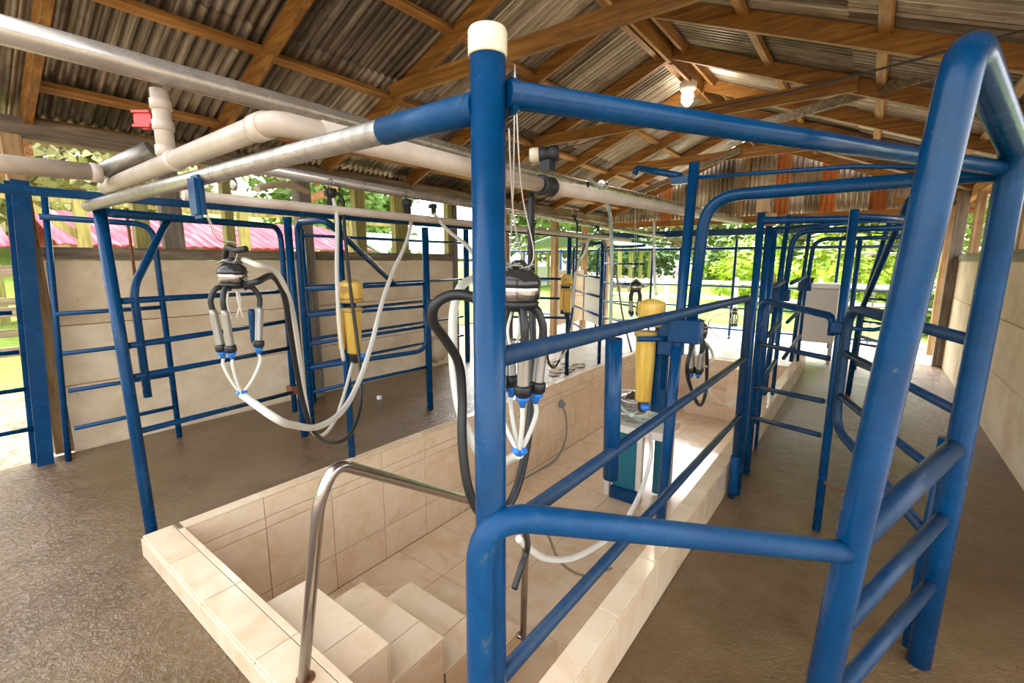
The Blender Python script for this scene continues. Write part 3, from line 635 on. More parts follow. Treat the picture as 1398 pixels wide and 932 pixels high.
W0, W1 = at(250, 266, X=-3.08), at(640, 305, X=-3.08)
T('pipe', [W0, W1, at(860, 328, X=-3.1)], .030, t, mt='pvc', seg=18)
def tap(px, py, X, lab, s=1.0):
    p = at(px, py, X=X); t = thing('milk_tap', lab, 'tap', loc=p)
    bm = bmesh.new(); bm_lathe(bm, [(.018 * s, -.05 * s), (.022 * s, -.045 * s), (.022 * s, .0), (.030 * s, .005), (.030 * s, .04 * s), (.012, .045 * s)], p, (0, 0, 1), 14); fin('body', bm, 'black_matt', t)
    bm = bmesh.new(); bm_box(bm, p + Vector((-.02, -.045, .0)), p + Vector((.02, -.02, .035))); fin('lever', bm, 'black', t)
    tube('clamp_ring', [p + Vector((.045 * math.cos(a), 0, .075 + .045 * math.sin(a))) for a in [k * math.pi / 8 for k in range(17)]], .004, 'steel', t, 0, 6)
    return p
tp1 = tap(452, 268, -3.15, 'black hose tap above the near milk meter', 1.3)
tp2 = tap(556, 282, -3.15, 'black hose tap on the steel pipe holding the thick white hose', 1.4)
tp3 = tap(592, 285, -3.15, 'black hose tap holding the hose that runs to the middle cluster')
tp4 = tap(785, 297, -3.15, 'small tap far along the tapped stainless pipe', .8)
tp5 = tap(816, 312, -3.2, 'farthest tap where the grey hose hangs down', .8)
tag(tube('overhead_cable', [at(960, 150, Y=4.6), at(1080, 125, Y=4.5), at(1180, 100, Y=4.4), at(1398, 42, Y=4.24)], .009, 'cable', None, 0, 8, True), 'dark cable slung overhead across the right side of the roof', 'cable')
tag(tube('overhead_cable', [at(770, 203, Y=6.5), at(850, 180, Y=6.5), at(935, 152, Y=6.5), at(958, 150, Y=4.7)], .007, 'cable', None, 0, 8, True), 'thin wire running to the ceiling lamp at the ridge', 'cable')
t = thing('ceiling_lamp', 'small white lamp hanging at the roof ridge', 'lamp', loc=at(939, 130, Y=6.8))
L0 = at(939, 124, Y=6.8); lathe('lamp_body', [(.09, 0), (.11, .03), (.11, .10), (.07, .13)], L0 + Vector((0, 0, .0)), 'white', t); lathe('bulb', [(.03, 0), (.075, .05), (.08, .14), (.05, .19)], L0 + Vector((0, 0, -.19)), 'bulb', t)
t = thing('vacuum_motor', 'black motor with wooden end mounted above the white pipe near the post', 'motor', loc=at(745, 212, X=-1.5))
mc = at(748, 210, X=-1.45)
lathe('motor_body', [(.034, -.05), (.040, -.045), (.040, -.01), (.034, .0), (.034, .01), (.043, .015), (.043, .055), (.036, .06)], mc, 'black_matt', t, axis=(.85, .5, .05))
lathe('end_cap', [(.030, 0), (.038, .01), (.038, .05), (.030, .055)], mc - Vector((.85, .5, .05)).normalized() * .10, 'pvc_cream', t, axis=(.85, .5, .05))
box('mount', (mc.x - .03, mc.y - .03, mc.z - .09), (mc.x + .03, mc.y + .03, mc.z - .035), 'black_matt', t)
tag(tube('twisted_cloth', [at(350, 258, X=-2.6), at(375, 252, X=-2.7), at(400, 254, X=-2.8), at(420, 262, X=-2.9)], [.02] * 0 or .018, 'cloth', None, 0, 8, True), 'twisted pale rag tied along the pipes left of centre', 'rag')
t = thing('steel_arm', 'short blue arm bracket fixed under the roof left of the tall hinge post', 'bracket', loc=at(900, 235, Y=3.0))
T('arm', [at(866, 238, Y=3.2), at(870, 229, Y=3.2), at(928, 240, Y=2.9)], .02, t, .02); box('end_plate', at(924, 247, Y=2.9) - Vector((.03, .02, .02)), at(924, 247, Y=2.9) + Vector((.09, .02, .02)), 'blue', t)

ld = bpy.data.lights.new('lamp_light', 'POINT'); ld.energy = 18; ld.color = (1.0, .86, .68); ld.shadow_soft_size = .1
lo_ = bpy.data.objects.new('lamp_light', ld); COL.objects.link(lo_); lo_.location = L0 + Vector((0, 0, -.32))
# ------------------------------------------------------------------ milking clusters
def cluster(c, yaw, label, s=1.0, detail=True, ncup=4, jdrop=.30, wire_to=None, angs=None, flare=1.0, cl=1.0):
    """claw bowl hanging upside down with four teat cups on jetters"""
    t = thing('milking_cluster', label, 'milking cluster', 'hanging milking clusters', loc=c)
    c = Vector(c)
    lathe('bowl', [(.052 * s, -.028 * s), (.064 * s, -.022 * s), (.066 * s, .012 * s), (.062 * s, .018 * s)], c, 'steel', t, seg=28)
    lathe('dome', [(.066 * s, .016 * s), (.068 * s, .024 * s), (.060 * s, .044 * s), (.040 * s, .062 * s), (.014 * s, .070 * s)], c, 'smoke', t, seg=28)
    lathe('collar', [(.045 * s, -.055 * s), (.058 * s, -.045 * s), (.062 * s, -.030 * s), (.055 * s, -.026 * s)], c, 'black', t, seg=28)
    lathe('valve_knob', [(.016 * s, .065 * s), (.022 * s, .07 * s), (.022 * s, .085 * s), (.010 * s, .092 * s)], c, 'black_matt', t, seg=14)
    j = c + Vector((0.02, -.02, -jdrop - .115)) * s
    ends = []
    for k in range(ncup):
        a = (angs[k] if angs else yaw + k * math.pi / 2 + .5); d = Vector((math.cos(a), math.sin(a), 0))
        p0 = c + d * .040 * s + Z * (-.05 * s); p1 = c + d * .085 * s * flare + Z * (-.060 * s); p2 = c + d * .105 * s * flare + Z * (-.105 * s); p3 = c + d * .100 * s * flare + Z * (-.16 * s)
        dr = Vector((d.x * -.10, d.y * -.10, -1)).normalized()
        tube('milk_tube', [p0 - Z * .004, (p0 + p1) / 2 + Z * .006, p1, p2, p3], .0125 * s, 'black', t, 0, 12, True)
        cup = thing  # (shell is a part with sub-parts)
        sh = lathe('teat_cup', [(.013 * s, -.01), (.017 * s, .0), (.0185 * s, .012 * s), (.0185 * s, .105 * s * cl), (.021 * s, .112 * s * cl)], p3, 'cup', t, axis=dr, seg=18)
        e = p3 + dr * .108 * s * cl
        lathe('liner_mouth', [(.021 * s, 0), (.026 * s, .006 * s), (.026 * s, .030 * s), (.019 * s, .036 * s)], e, 'black', sh, axis=dr, seg=18)
        e2 = e + dr * .036 * s
        lathe('jetter', [(.020 * s, 0), (.022 * s, .008 * s), (.012 * s, .018 * s), (.009 * s, .034 * s)], e2, 'jetter', sh, axis=dr, seg=14)
        if detail: ends.append(e2 + dr * .03 * s)
    for e in ends:
        m_ = (e + j) / 2; q = (e - j); q.z = 0
        tube('wash_tube', [e, e - Z * .04 * s + q * .05, m_ - Z * .02 + q * .12, j], .0075 * s, 'hose', t, 0, 10, True)
    if detail:
        for k in range(4):
            a = yaw + k * math.pi / 2; tube('jetter_cross', [j, j + Vector((math.cos(a) * .022, math.sin(a) * .022, .016)) * s], .010 * s, 'jetter', t, 0, 8)
    # thin pulse tubes
    for k in range(3):
        a = yaw + 2.1 * k; tube('pulse_tube', [c + Vector((math.cos(a) * .02, math.sin(a) * .02, -.05)) * s, c + Vector((math.cos(a) * .035, math.sin(a) * .035, -.12)) * s, c + Vector((math.cos(a + .7) * .03, math.sin(a + .7) * .03, -.20)) * s], .0045 * s, 'hose', t, 0, 8, True)
    # knotted wire
    if wire_to is not None:
        w1 = Vector(wire_to)
        for dx in (-.03, .035): tube('hanging_wire', [c + Vector((dx, 0, .065)) * s, c + Vector((dx * 1.3, .01, .12)), c.lerp(w1, .5) + Vector((dx * .4, 0, 0)), w1], .0022, 'wire', t, 0, 6, True)
        path = []
        for k in range(46):
            a = k * .9; path.append(c + Vector((math.cos(a) * (.03 + .03 * math.sin(k * 1.7)), math.sin(a) * (.03 + .03 * math.cos(k * 1.3)), .072 + .012 * math.sin(k * 2.3))) * s)
        tube('wire_tangle', path, .0022, 'wire', t, 0, 6)
    return t, j
CA = at(318, 378, Y=.78)
vdir = math.atan2(CA.y, CA.x)
t1, jA = cluster(CA, 0, 'milking cluster hanging from the silver cross beam on the left', .80, ncup=3, cl=1.45, wire_to=(CA.x - .02, .70, 1.90), jdrop=.46,
                 angs=[vdir + math.pi / 2 + .35, vdir + math.pi * .75 + .3, vdir - math.pi / 2 + .1])
tag(tube('black_rubber_knot', [CA + Vector((-.05, 0, .07)), CA + Vector((0, -.01, .11)), CA + Vector((.05, 0, .10)), CA + Vector((.09, .02, .105))], .012, 'black', None, 0, 8, True), 'knotted black rubber strap on top of the left milking cluster', 'strap')
lathe('vent_tube', [(.010, 0), (.013, .01), (.013, .13), (.010, .14)], CA + Vector((-.035, .07, -.27)), 'blue', t1)
# hoses of the left cluster
jj = jA
def hose(label, pts, r, mt, name='hose', seg=12): return tag(tube(name, pts, r, mt, None, 0, seg, True), label, 'hose')
hose('thick milky hose looping from the left cluster up to its pipe tap',
     [jj, at(375, 570, X=-1.75), at(400, 580, X=-1.85), at(435, 582, X=-2.05), at(468, 560, X=-2.25), at(490, 520, X=-2.45), at(507, 470, X=-2.6), at(521, 415, X=-2.75), at(536, 372, X=-2.9), at(553, 335, X=-3.05), at(561, 305, X=-3.13), tp2 + Vector((0, 0, -.05))], .0155, 'hose')
side = CA + Vector((.055, .03, .035))
hose('milky hose leaving the top of the left cluster and rising to the yellow meter',
     [side + Vector((-.02, 0, .03)), at(352, 362, X=-1.82), at(375, 370, X=-1.88), at(392, 400, X=-1.95), at(402, 440, X=-2.05), at(409, 490, X=-2.15), at(416, 540, X=-2.3), at(425, 585, X=-2.4), at(440, 594, X=-2.5), at(458, 572, X=-2.7), at(472, 530, X=-2.95), at(481, 495, X=-3.05)], .0115, 'hose')
hose('black rubber hose hanging in a deep loop from the left cluster to the pipe',
     [CA + Vector((.05, .02, -.03)), at(352, 384, X=-1.83), at(372, 377, X=-1.9), at(387, 400, X=-1.95), at(396, 450, X=-2.0), at(404, 500, X=-2.1), at(414, 550, X=-2.2), at(428, 588, X=-2.3), at(450, 604, X=-2.5), at(475, 596, X=-2.6), at(490, 565, X=-2.75), at(493, 520, X=-2.85), at(487, 460, X=-2.95), at(479, 400, X=-3.0), at(471, 320, X=-3.05), at(468, 275, X=-3.1), at(460, 264, X=-3.12), tp1], .0125, 'black')
hose('straight milky hose dropping from the tap behind the near yellow meter', [tp1 + Vector((.03, 0, -.02)), at(460, 300, X=-3.05), at(460, 380, X=-3.05), at(464, 450, X=-3.05), at(469, 492, X=-3.07)], .0145, 'hose')
# centre cluster
CB = at(708, 398, X=-.82)
t2_, jB = cluster(CB, 0, 'large milking cluster hanging just right of the capped foreground post', 1.0, ncup=4, wire_to=(-.80, 1.06, 2.16), jdrop=.38, flare=.72,
                  angs=[math.radians(a) for a in (20, 150, 205, 320)])
tag(tube('hook_chain', [at(695, 175, X=-.80), at(697, 230, X=-.81), at(702, 300, X=-.82), at(714, 360, X=-.82)], .0025, 'wire', None, 0, 6, True), 'thin twisted wire chain above the centre milking cluster', 'chain')
hose('long black milk hose dropping from the overhead coupler and looping behind the capped post',
     [at(725, 264, X=-1.22), at(725, 330, X=-1.18), at(726, 400, X=-1.1), at(727, 460, X=-1.05), at(727, 520, X=-1.0), at(724, 570, X=-.96), at(717, 620, X=-.94), at(706, 665, X=-.92), at(692, 692, X=-.92), at(672, 706, X=-.93), at(652, 696, X=-.95), at(638, 660, X=-.97), at(631, 600, X=-1.0), at(631, 540, X=-1.02), at(626, 495, X=-1.02), at(607, 462, X=-1.02), at(592, 440, X=-1.0), at(593, 418, X=-.98), at(612, 404, X=-.95), at(640, 404, X=-.9), at(672, 418, X=-.85), CB + Vector((-.03, -.01, -.04))], .0155, 'black')
hose('white wash hose coming from the left tap and dropping behind the capped post',
     [tp3 + Vector((0, 0, -.04)), at(610, 313, X=-2.9), at(638, 336, X=-2.3), at(652, 362, X=-1.6), at(648, 378, X=-1.3), at(630, 390, X=-1.15), at(620, 420, X=-1.1), at(618, 460, X=-1.08), at(620, 510, X=-1.06), at(628, 560, X=-1.03), at(644, 600, X=-1.0), at(664, 630, X=-.97), at(685, 632, X=-.95), jB], .0155, 'hose')
hose('white hose curving low from the milk meter to the black clamp', [at(885, 585, X=-1.0), at(889, 615, X=-1.02), at(882, 650, X=-1.0), at(866, 690, X=-.97), at(845, 722, X=-.95), at(815, 745, X=-.93), at(780, 762, X=-.92), at(745, 762, X=-.92), at(722, 748, X=-.92), at(708, 735, X=-.92)], .0135, 'hose')
hose('short black rubber end with clamps dangling below the foreground bar', [at(712, 704, X=-.60), at(718, 728, X=-.68), at(720, 748, X=-.74), at(711, 775, X=-.74), at(702, 804, X=-.74)], .0095, 'black')
hose('thin brownish tube trailing on the pit floor behind the handrail', [at(690, 690, X=-1.5), at(725, 697, X=-1.5), at(748, 730, X=-1.5), at(766, 768, X=-1.5), at(800, 786, X=-1.5), at(835, 775, X=-1.4)], .010, 'galv')
# claw bunch on the hinge post and distant ones
t3, j3 = cluster(at(953, 452, X=-.84), .4, 'bunched milking cluster hanging behind the tall hinge post', .9, detail=False, flare=.5, wire_to=at(950, 420, X=-.82))
hose('black hose looped beneath the bunched cluster', [at(951, 456, X=-.84), at(938, 500, X=-.86), at(945, 535, X=-.86), at(956, 553, X=-.86), at(964, 530, X=-.86), at(965, 470, X=-.86)], .012, 'black')
hose('small white ring hose beside the bunched cluster', [at(953, 455, X=-.84), at(972, 480, X=-.86), at(970, 498, X=-.86), at(957, 500, X=-.86)], .009, 'hose')
hose('pale tube on the pit floor near the far steps', [at(965, 520, X=-1.5), at(972, 540, X=-1.4), at(990, 552, X=-1.3), at(1003, 548, X=-1.2)], .012, 'hose')
t4, j4 = cluster(at(868, 392, X=-2.0), .9, 'distant milking cluster seen left of the tall hinge post', .95, detail=False, flare=.7, wire_to=Vector((-2.05, at(868, 392, X=-2.0).y, 2.25)))
t5, j5 = cluster(at(1003, 425, X=-2.0), .9, 'farthest small milking cluster near the white yard', .9, detail=False, flare=.7, wire_to=Vector((-2.05, at(1003, 425, X=-2.0).y, 2.25)))
hose('thin hose loop on the farthest cluster', [at(1003, 424, X=-2.0), at(975, 432, X=-2.0), at(968, 445, X=-2.0), at(985, 462, X=-2.0), at(1003, 455, X=-2.0)], .008, 'hose_grey')
hose('long greenish clear hose hanging from the milk pipe nozzle', [at(803, 243, X=-2.0), at(820, 258, X=-1.95), at(831, 285, X=-1.85), at(835, 330, X=-1.62), at(834, 420, X=-1.6), at(832, 520, X=-1.6), at(840, 545, X=-1.5), at(865, 568, X=-1.3), at(895, 560, X=-1.1), at(912, 520, X=-1.0)], .0145, 'hose_green')
hose('grey flexible hose hanging from the farthest tap', [tp5, at(840, 370, X=-3.1), at(850, 430, X=-3.0), at(862, 480, X=-2.9)], .016, 'hose_grey')
hose('pale hose dropping from a far tap beside the second meter', [at(806, 318, X=-3.1), at(798, 345, X=-3.1), at(788, 362, X=-3.1), at(783, 400, X=-3.1), at(779, 460, X=-3.1), at(765, 490, X=-3.0)], .018, 'hose')
hose('black hose hanging beside the second yellow meter', [at(788, 300, X=-3.12), at(787, 350, X=-3.1), at(782, 420, X=-3.1), at(772, 470, X=-3.05), at(758, 500, X=-3.0), at(748, 490, X=-3.0), at(745, 440, X=-3.0)], .014, 'black')
hose('grey cable hanging from the socket on the tiled pit wall', [at(767, 551, X=-3.0), at(773, 570, X=-2.98), at(772, 600, X=-2.96), at(760, 625, X=-2.93), at(735, 642, X=-2.9), at(712, 655, X=-2.85)], .011, 'hose_grey')
t = thing('wall_socket', 'round grey pipe socket on the left tiled pit wall', 'socket', loc=(-3.02, 5.0, -.17)); lathe('flange', [(.055, 0), (.055, .015), (.03, .02), (.03, .06)], (-3.02, 5.0, -.17), 'hose_grey', t, axis=(1, 0, 0))
for k in range(4):
    cpt = Vector((-1.93 + .02 * k, 4.50, .06 + .05 * k)); a0 = .3 * k
    if k == 0: coil = thing('hose_coil', 'coiled grey hose hanging beside the centre milk meter', 'hose', loc=cpt)
    tube('coil_loop', [cpt + Vector((.14 * math.cos(a0 + a), .14 * math.sin(a0 + a), .015 * k + .03 * math.sin(a))) for a in [i * math.pi / 10 for i in range(21)]], .010, ('hose_grey', 'hose')[k % 2], coil, 0, 8)

# milk meters
def meter(c, s, label, back, dl=0.0):
    c = Vector(c); t = thing('milk_meter', label, 'milk meter', 'yellow milk meters', loc=c)
    b_ = Vector((*back, 0)).normalized(); sd_ = Vector((-b_.y, b_.x, 0))
    lathe('flask', [(.035 * s, -.23 * s - dl), (.043 * s, -.22 * s - dl), (.055 * s, .02 * s), (.060 * s, .04 * s), (.060 * s, .055 * s)], c, 'amber', t, seg=24)
    lathe('side_tube', [(.018 * s, -.20 * s - dl), (.02 * s, -.19 * s - dl), (.024 * s, .05 * s)], c + sd_ * .07 * s, 'amber', t, seg=14)
    lathe('band', [(.061 * s, .03 * s), (.0645 * s, .034 * s), (.0645 * s, .046 * s), (.061 * s, .05 * s)], c, 'amber_dark', t)
    lathe('head', [(.066 * s, .11 * s), (.070 * s, .115 * s), (.070 * s, .20 * s), (.066 * s, .21 * s), (.03 * s, .225 * s)], c + b_ * .02 * s - sd_ * .005, 'amber', t, seg=24)
    lathe('shelf', [(.075 * s, .085 * s), (.08 * s, .09 * s), (.08 * s, .105 * s), (.07 * s, .11 * s)], c + b_ * .02 * s, 'amber_dark', t, seg=24)
    lathe('base_valve', [(.016 * s, -.29 * s), (.026 * s, -.28 * s), (.028 * s, -.24 * s), (.034 * s, -.228 * s)], c - Z * dl, 'black_matt', t, seg=14)
    lathe('valve_tap', [(.012 * s, -.27 * s), (.024 * s, -.26 * s), (.024 * s, -.235 * s)], c - Z * dl - sd_ * .05 * s, 'jetter', t, seg=12)
    bm = bmesh.new(); bm_beam(bm, c + b_ * .09 * s - Z * .26 * s, c + b_ * .09 * s + Z * .12 * s, .075 * s, .012 * s, up=b_); fin('back_plate', bm, 'blue', t)
    bm = bmesh.new(); bm_beam(bm, c + sd_ * .045 * s + Z * .15 * s + b_ * -.035 * s, c + sd_ * .045 * s + Z * .185 * s + b_ * -.035 * s, .03 * s, .03 * s, up=b_); fin('label_plate', bm, 'amber_dark', t)
    return t
meter(at(882, 466, X=-.93), 1.02, 'big yellow milk meter with round head in the middle of the photo', (.8, .6), .10)
meter(at(481, 432, X=-3.05), 1.22, 'yellow milk meter on the blue post left of centre', (-.6, .3))
meter(at(774, 400, X=-3.3), 1.15, 'second yellow milk meter further along the left side', (-.6, .4))
meter((-.86, 5.58, 1.33), .9, 'distant yellow milk meter beyond the hinge post', (.8, .6))
hose('pair of greenish hoses from the centre meter looping to the hinge post', [at(862, 566, X=-.95), at(880, 575, X=-.93), at(902, 560, X=-.9), at(914, 530, X=-.86), at(917, 500, X=-.84)], .013, 'hose_green')
hose('white hose leaving the bottom of the centre meter', [at(884, 560, X=-.96), at(886, 575, X=-.98), at(885, 590, X=-1.0)], .010, 'hose')
hose('thin white tube entering the head of the centre meter', [at(896, 402, X=-.92), at(894, 385, X=-.95), at(893, 340, X=-1.1), at(893, 300, X=-1.3)], .008, 'hose')
# blue backing plate on hinge post
t = thing('meter_bracket', 'flat blue mounting plate between the centre meter and the hinge post', 'bracket', loc=(-.84, 2.45, 1.0))
box('plate', (-.90, 2.46, .82), (-.82, 2.48, 1.30), 'blue', t, .003); box('bracket_box', (-.86, 2.40, 1.16), (-.74, 2.48, 1.33), 'blue', t, .006)
T('arm_tube', [(-.93, 2.3, 1.25), (-.79, 2.42, 1.25)], .014, t)
# pump stand on the pit floor
t = thing('pump_stand', 'cream and teal steel stand standing in the pit below the centre meter', 'stand', loc=(-1.85, 4.5, PZ))
box('teal_panel', (-1.97, 4.36, PZ + .05), (-1.72, 4.42, -.12), 'teal', t, .006); box('teal_panel', (-1.64, 4.66, PZ + .02), (-1.46, 4.72, 0.02), 'teal', t, .006)
for x, y in ((-2.03, 4.38), (-1.69, 4.40), (-1.99, 4.80), (-1.50, 4.76)): box('leg', (x - .03, y - .03, PZ), (x + .03, y + .03, -.10), 'board', t, .004)
box('base_shoe', (-1.98, 4.32, PZ), (-1.68, 4.40, PZ + .14), 'blue', t, .01)
box('table_top', (-2.08, 4.33, -.10), (-1.44, 4.85, -.02), 'board', t, .01)
t = thing('milk_bucket', 'round steel bucket with lid standing on the pump stand', 'bucket', loc=(-1.85, 4.6, -.02))
lathe('bucket_body', [(.13, 0), (.15, .02), (.15, .22), (.16, .23)], (-1.85, 4.6, -.02), 'steel_dull', t, seg=28); lathe('lid', [(.165, 0), (.165, .02), (.06, .06), (.03, .08)], (-1.85, 4.6, .215), 'steel', t, seg=28)

# ------------------------------------------------------------------ handrail
t = thing('handrail', 'bent stainless handrail beside the tiled stairs into the pit', 'handrail', loc=(-1.52, .72, .12))
h0 = Vector((-1.50, .73, .12)); h1 = Vector((-1.50, .73, 1.03)); h2 = Vector((-1.50, 2.05, .06)); h3 = Vector((-1.50, 2.06, -.64))
T('bent_rail', [at(414, 930, Z=.12), at(436, 690, Y=.735) + Vector((0, 0, .02)), at(458, 632, Y=.80), at(705, 700, Y=2.0), at(718, 728, Y=2.05), at(714, 871, Y=2.05)], .0205, t, .12, 'steel', 22)
p = at(417, 926, Z=.12); lathe('floor_flange', [(.034, 0), (.034, .003), (.026, .006)], p, 'rust', t)
lathe('floor_flange', [(.03, 0), (.03, .01), (.02, .02)], (-1.49, 2.05, -.645), 'steel', t)

# ------------------------------------------------------------------ loose things
t = box('plastic_cap', at(518, 545, Z=0) - Vector((.025, .025, 0)), at(518, 545, Z=0) + Vector((.025, .025, .045)), 'white', None, .008); tag(t, 'small white plastic cap lying on the brown deck', 'cap')
t = thing('feed_cabinet', 'pale boxy cabinet with white lid at the far end of the alley', 'cabinet', loc=(-.65, 9.2, .3))
box('body', (-.90, 9.0, .34), (-.36, 9.5, 1.22), 'board', t, .01); box('lid', (-.93, 8.97, 1.22), (-.33, 9.53, 1.30), 'white', t, .015); lathe('knob', [(.03, 0), (.03, .06), (.04, .07), (.03, .10)], (-.75, 9.05, 1.29), 'black_matt', t)
for x, y in ((-.86, 9.05), (-.4, 9.05), (-.86, 9.45), (-.4, 9.45)): box('leg', (x - .02, y - .02, 0), (x + .02, y + .02, .34), 'galv', t)
t = thing('leaning_board', 'mud-stained board hanging on the far left stall rails', 'board', loc=(-3.6, 6.9, .8)); beam('board', (-3.35, 6.75, 1.0), (-3.95, 7.3, 1.0), .02, .75, 'board', t)
t = thing('dung_patch', 'small heap of dried dung on the far left deck', 'dung', loc=(-3.7, 6.2, 0))
bm = bmesh.new()
for k in range(26):
    r = bmesh.ops.create_icosphere(bm, subdivisions=1, radius=random.uniform(.03, .07)); c = Vector((-3.7 + random.gauss(0, .16), 6.2 + random.gauss(0, .22), .01))
    for v in r['verts']: v.co = Vector((v.co.x * 1.4, v.co.y * 1.4, v.co.z * .35)) + c
fin('dung', bm, 'cloth', t)['kind'] = 'stuff'
t = thing('sack', 'brown cloth sack hanging on the stall post behind the black hose', 'sack', loc=at(596, 480, X=-3.84))
bm = bmesh.new(); bmesh.ops.create_icosphere(bm, subdivisions=3, radius=.16); sc = at(596, 472, X=-3.84)
for v in bm.verts: v.co = Vector((v.co.x * .6, v.co.y * 1.1, v.co.z * 1.15 * (1 - .4 * (v.co.z > 0) * v.co.z / .16) + .02 * math.sin(v.co.y * 60))) + sc
for f in bm.faces: f.smooth = True
fin('cloth', bm, 'cloth', t); lathe('tie_knot', [(.02, -.02), (.03, 0), (.02, .02)], sc + Vector((0, .02, .12)), 'cloth', t)
t = thing('hanging_rod', 'thin reddish rod hanging on the left wall behind the corner post', 'rod', loc=(-5.25, 1.62, 1.4)); T('rod', [at(172, 285, X=-5.08), at(186, 390, X=-5.08)], .012, t, mt='rust', seg=8)

# ------------------------------------------------------------------ outside
def foliage(name, label, cat, c, rad, n, lf, mt, trunk=None, group=None):
    c = Vector(c); t = thing(name, label, cat, group, loc=(c.x, c.y, 0)); bm = bmesh.new()
    for k in range(n):
        d = Vector((random.gauss(0, 1), random.gauss(0, 1), random.gauss(0, 1))).normalized(); lump = 1 + .22 * math.sin(d.x * 7 + c.x) * math.sin(d.y * 6 + c.y) + .15 * math.sin(d.z * 9)
        p = c + Vector((d.x * rad[0], d.y * rad[1], d.z * rad[2])) * random.uniform(.6, 1.0) * lump
        u = Vector((random.gauss(0, 1), random.gauss(0, 1), random.gauss(0, .6))).normalized(); v = u.cross(d + Vector((.01, .02, .03))).normalized(); s = lf * random.uniform(.6, 1.3)
        q = [bm.verts.new(p + u * s), bm.verts.new(p + v * s * .45), bm.verts.new(p - u * s), bm.verts.new(p - v * s * .45)]; bm.faces.new(q)
    fin('foliage', bm, mt, t)
    if trunk: T('trunk', [(c.x, c.y, -.1), (c.x + .1, c.y, c.z * .5), (c.x, c.y, c.z)], trunk, t, mt='bark', seg=8)
    return t
fl = [((-.7, 17.5, 1.0), (1.6, 1.4, 1.5), 3200, .13, 'leaf_lime', 'round lime-green bush beyond the far fence'),
      ((-3.4, 19, 1.2), (1.4, 1.4, 1.3), 2200, .13, 'leaf_lime', 'lime-green shrub left of the round bush'),
      ((3.4, 15.5, .9), (2.4, 1.6, 1.6), 5200, .13, 'leaf', 'dense green hedge behind the grey pipe gate'),
      ((1.6, 14.2, .5), (1.0, .8, .8), 1600, .10, 'leaf', 'low leafy shrub at the foot of the pipe gate'),
      ((-5.0, 26, 1.6), (2.6, 2.0, 1.7), 3000, .22, 'leaf', 'green bush row in the middle of the meadow'),
      ((-13.5, 31, 1.8), (3.6, 2.2, 1.6), 2800, .22, 'leaf_dark', 'dark bush at the left of the meadow'),
      ((-11.5, 9.6, .8), (1.2, 1.0, 1.1), 1800, .18, 'leaf', 'bushy shrub beyond the left yard'),]
for c, r, n, s, mt, lab in fl: foliage('shrub', lab, 'shrub', c, r, n, s, mt)
tr = [((6.5, 22, 5.0), (4.5, 3.6, 3.8), 6500, .26, 'leaf', 'big leafy tree behind the pipe gate'), ((0.5, 33, 5.6), (6, 4, 4.2), 6500, .34, 'leaf_dry', 'pale yellowish tree high behind the meadow'),
      ((-9, 36, 6.0), (7, 4, 4.2), 6500, .36, 'leaf_dry', 'large pale tree left behind the meadow'), ((-20, 34, 5.5), (7, 4, 4.5), 6000, .36, 'leaf', 'large green tree far left of the meadow'),
      ((-24, 16, 5), (4, 4, 3.6), 5000, .32, 'leaf', 'broad green tree beyond the left yard buildings'), ((-27, 5, 5), (4, 5, 3.8), 5000, .32, 'leaf_dry', 'pale green tree behind the red roofs'), ((-24, -3, 4.6), (4, 4, 3.6), 4500, .3, 'leaf', 'green tree at the far left edge of the yard')]
for c, r, n, s, mt, lab in tr: foliage('tree', lab, 'tree', c, r, n, s, mt, .25)
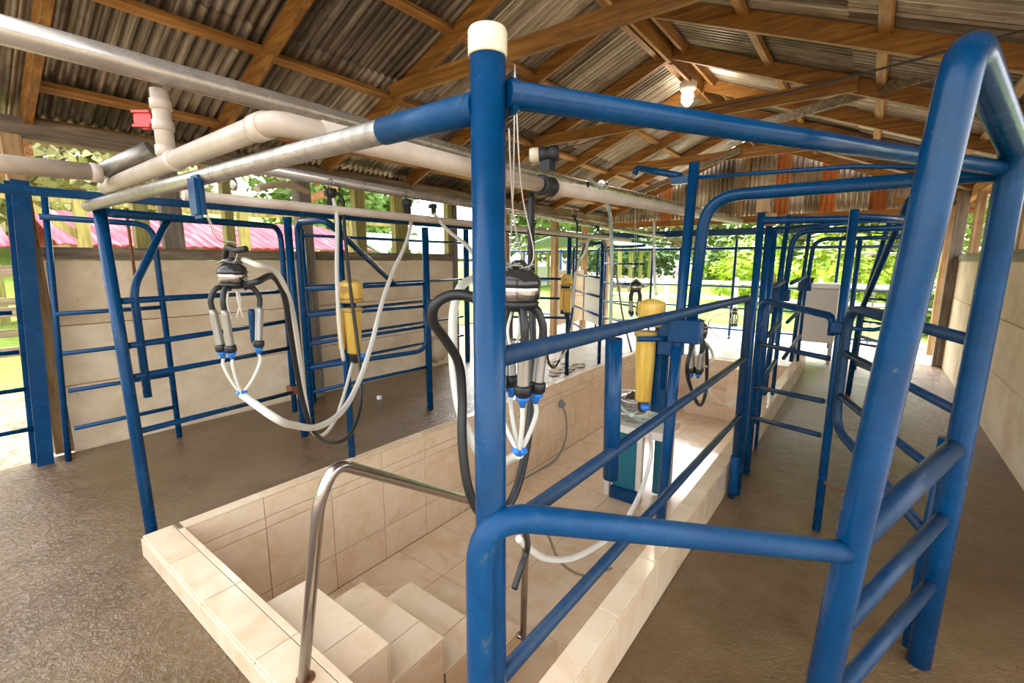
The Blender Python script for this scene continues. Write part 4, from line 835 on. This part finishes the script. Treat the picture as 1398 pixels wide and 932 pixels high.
# sheds beyond the left wall
def shed(label, x0, x1, y0, y1, zt, zr_, mt, wallm='board'):
    t = thing('farm_shed', label, 'shed', loc=((x0 + x1) / 2, (y0 + y1) / 2, 0))
    for x in (x0, x1):
        k = 0; y = y0
        while y <= y1 + .01: box('post', (x - .08, y - .08, -.06), (x + .08, y + .08, zt), 'wood_green', t); y += (y1 - y0) / 3
    xm = (x0 + x1) / 2
    for s, xe in ((-1, x0 - .4), (1, x1 + .4)):
        bm = bmesh.new(); n = 60; r0 = []; r1 = []
        for i in range(n + 1):
            yy = y0 - .3 + (y1 - y0 + .6) * i / n; q = .03 * (i % 2)
            r0.append(bm.verts.new((xm, yy, zr_ + q))); r1.append(bm.verts.new((xe, yy, zt - .05 + q)))
        for i in range(n): bm.faces.new((r0[i], r1[i], r1[i + 1], r0[i + 1]))
        r = bmesh.ops.extrude_face_region(bm, geom=bm.faces[:]); bmesh.ops.translate(bm, verts=[v for v in r['geom'] if isinstance(v, bmesh.types.BMVert)], vec=(0, 0, -.03))
        fin('roof', bm, mt, t)
    box('back_wall', (x0 - .05, y0, -.06), (x0 + .03, y1, zt * .55), wallm, t)
    for y in (y0, y1): beam('tie', (x0, y, zt - .1), (x1, y, zt - .1), .06, .14, 'wood_green', t)
    return t
shed('low open shed with red corrugated roof beyond the left wall', -17, -12.5, 2.2, 8.6, 2.0, 2.75, 'iron_red')
shed('farther open shed with faded red roof at the left', -20, -16, -4.2, 1.4, 2.0, 2.8, 'iron_red')
shed('pale blue roofed shed seen above the end of the left wall', -17.5, -13.5, 10.6, 15.5, 1.8, 2.7, 'iron_white', 'white')
shed('white walled barn far across the meadow', -16, -10, 22, 26, 2.4, 3.2, 'iron_white', 'white')
# yard rails on the left
for i, (x, y0, y1) in enumerate(((-8.6, -5, 4.5), (-10.8, -5, 8))):
    t = thing('yard_fence', ['weathered grey post and rail fence in the left yard', 'farther timber rail fence in the left yard'][i], 'fence', loc=(x, 0, 0)); y = y0
    while y <= y1: box('post', (x - .06, y - .06, -.06), (x + .06, y + .06, 1.75), 'wood_greyz', t); y += 1.6
    for z in (.45, .95, 1.45): box('rail', (x + .06, y0, z), (x + .10, y1, z + .12), 'wood_grey', t)
# white rail fence in the meadow
t = thing('yard_fence', 'white rail fence in the meadow beyond the far opening', 'fence', loc=(-3, 14.5, 0))
for x in range(-9, 3, 2): box('post', (x - .05, 14.45, -.05), (x + .05, 14.55, 1.2), 'white', t)
for z in (.55, 1.0): box('rail', (-9.2, 14.40, z), (1.4, 14.45, z + .1), 'white', t)
t = thing('lean_to', 'timber lean-to frame just outside the left wall', 'timber frame', loc=(-7.4, 3, 0))
for y in (-.2, 1.4, 3.2, 5.0): box('post', (-7.5, y - .06, -.06), (-7.38, y + .06, 2.35), 'wood_green', t)
box('beam', (-7.5, -1.4, 2.30), (-7.40, 6.2, 2.42), 'wood_green', t)
for y in (.6, 2.1, 3.6): beam('rafter', (-7.5, y, 2.38), (-6.0, y + .25, 2.62), .05, .10, 'wood', t)
beam('knee_brace', (-7.44, 1.4, 1.9), (-7.44, .9, 2.32), .06, .08, 'wood_green', t)
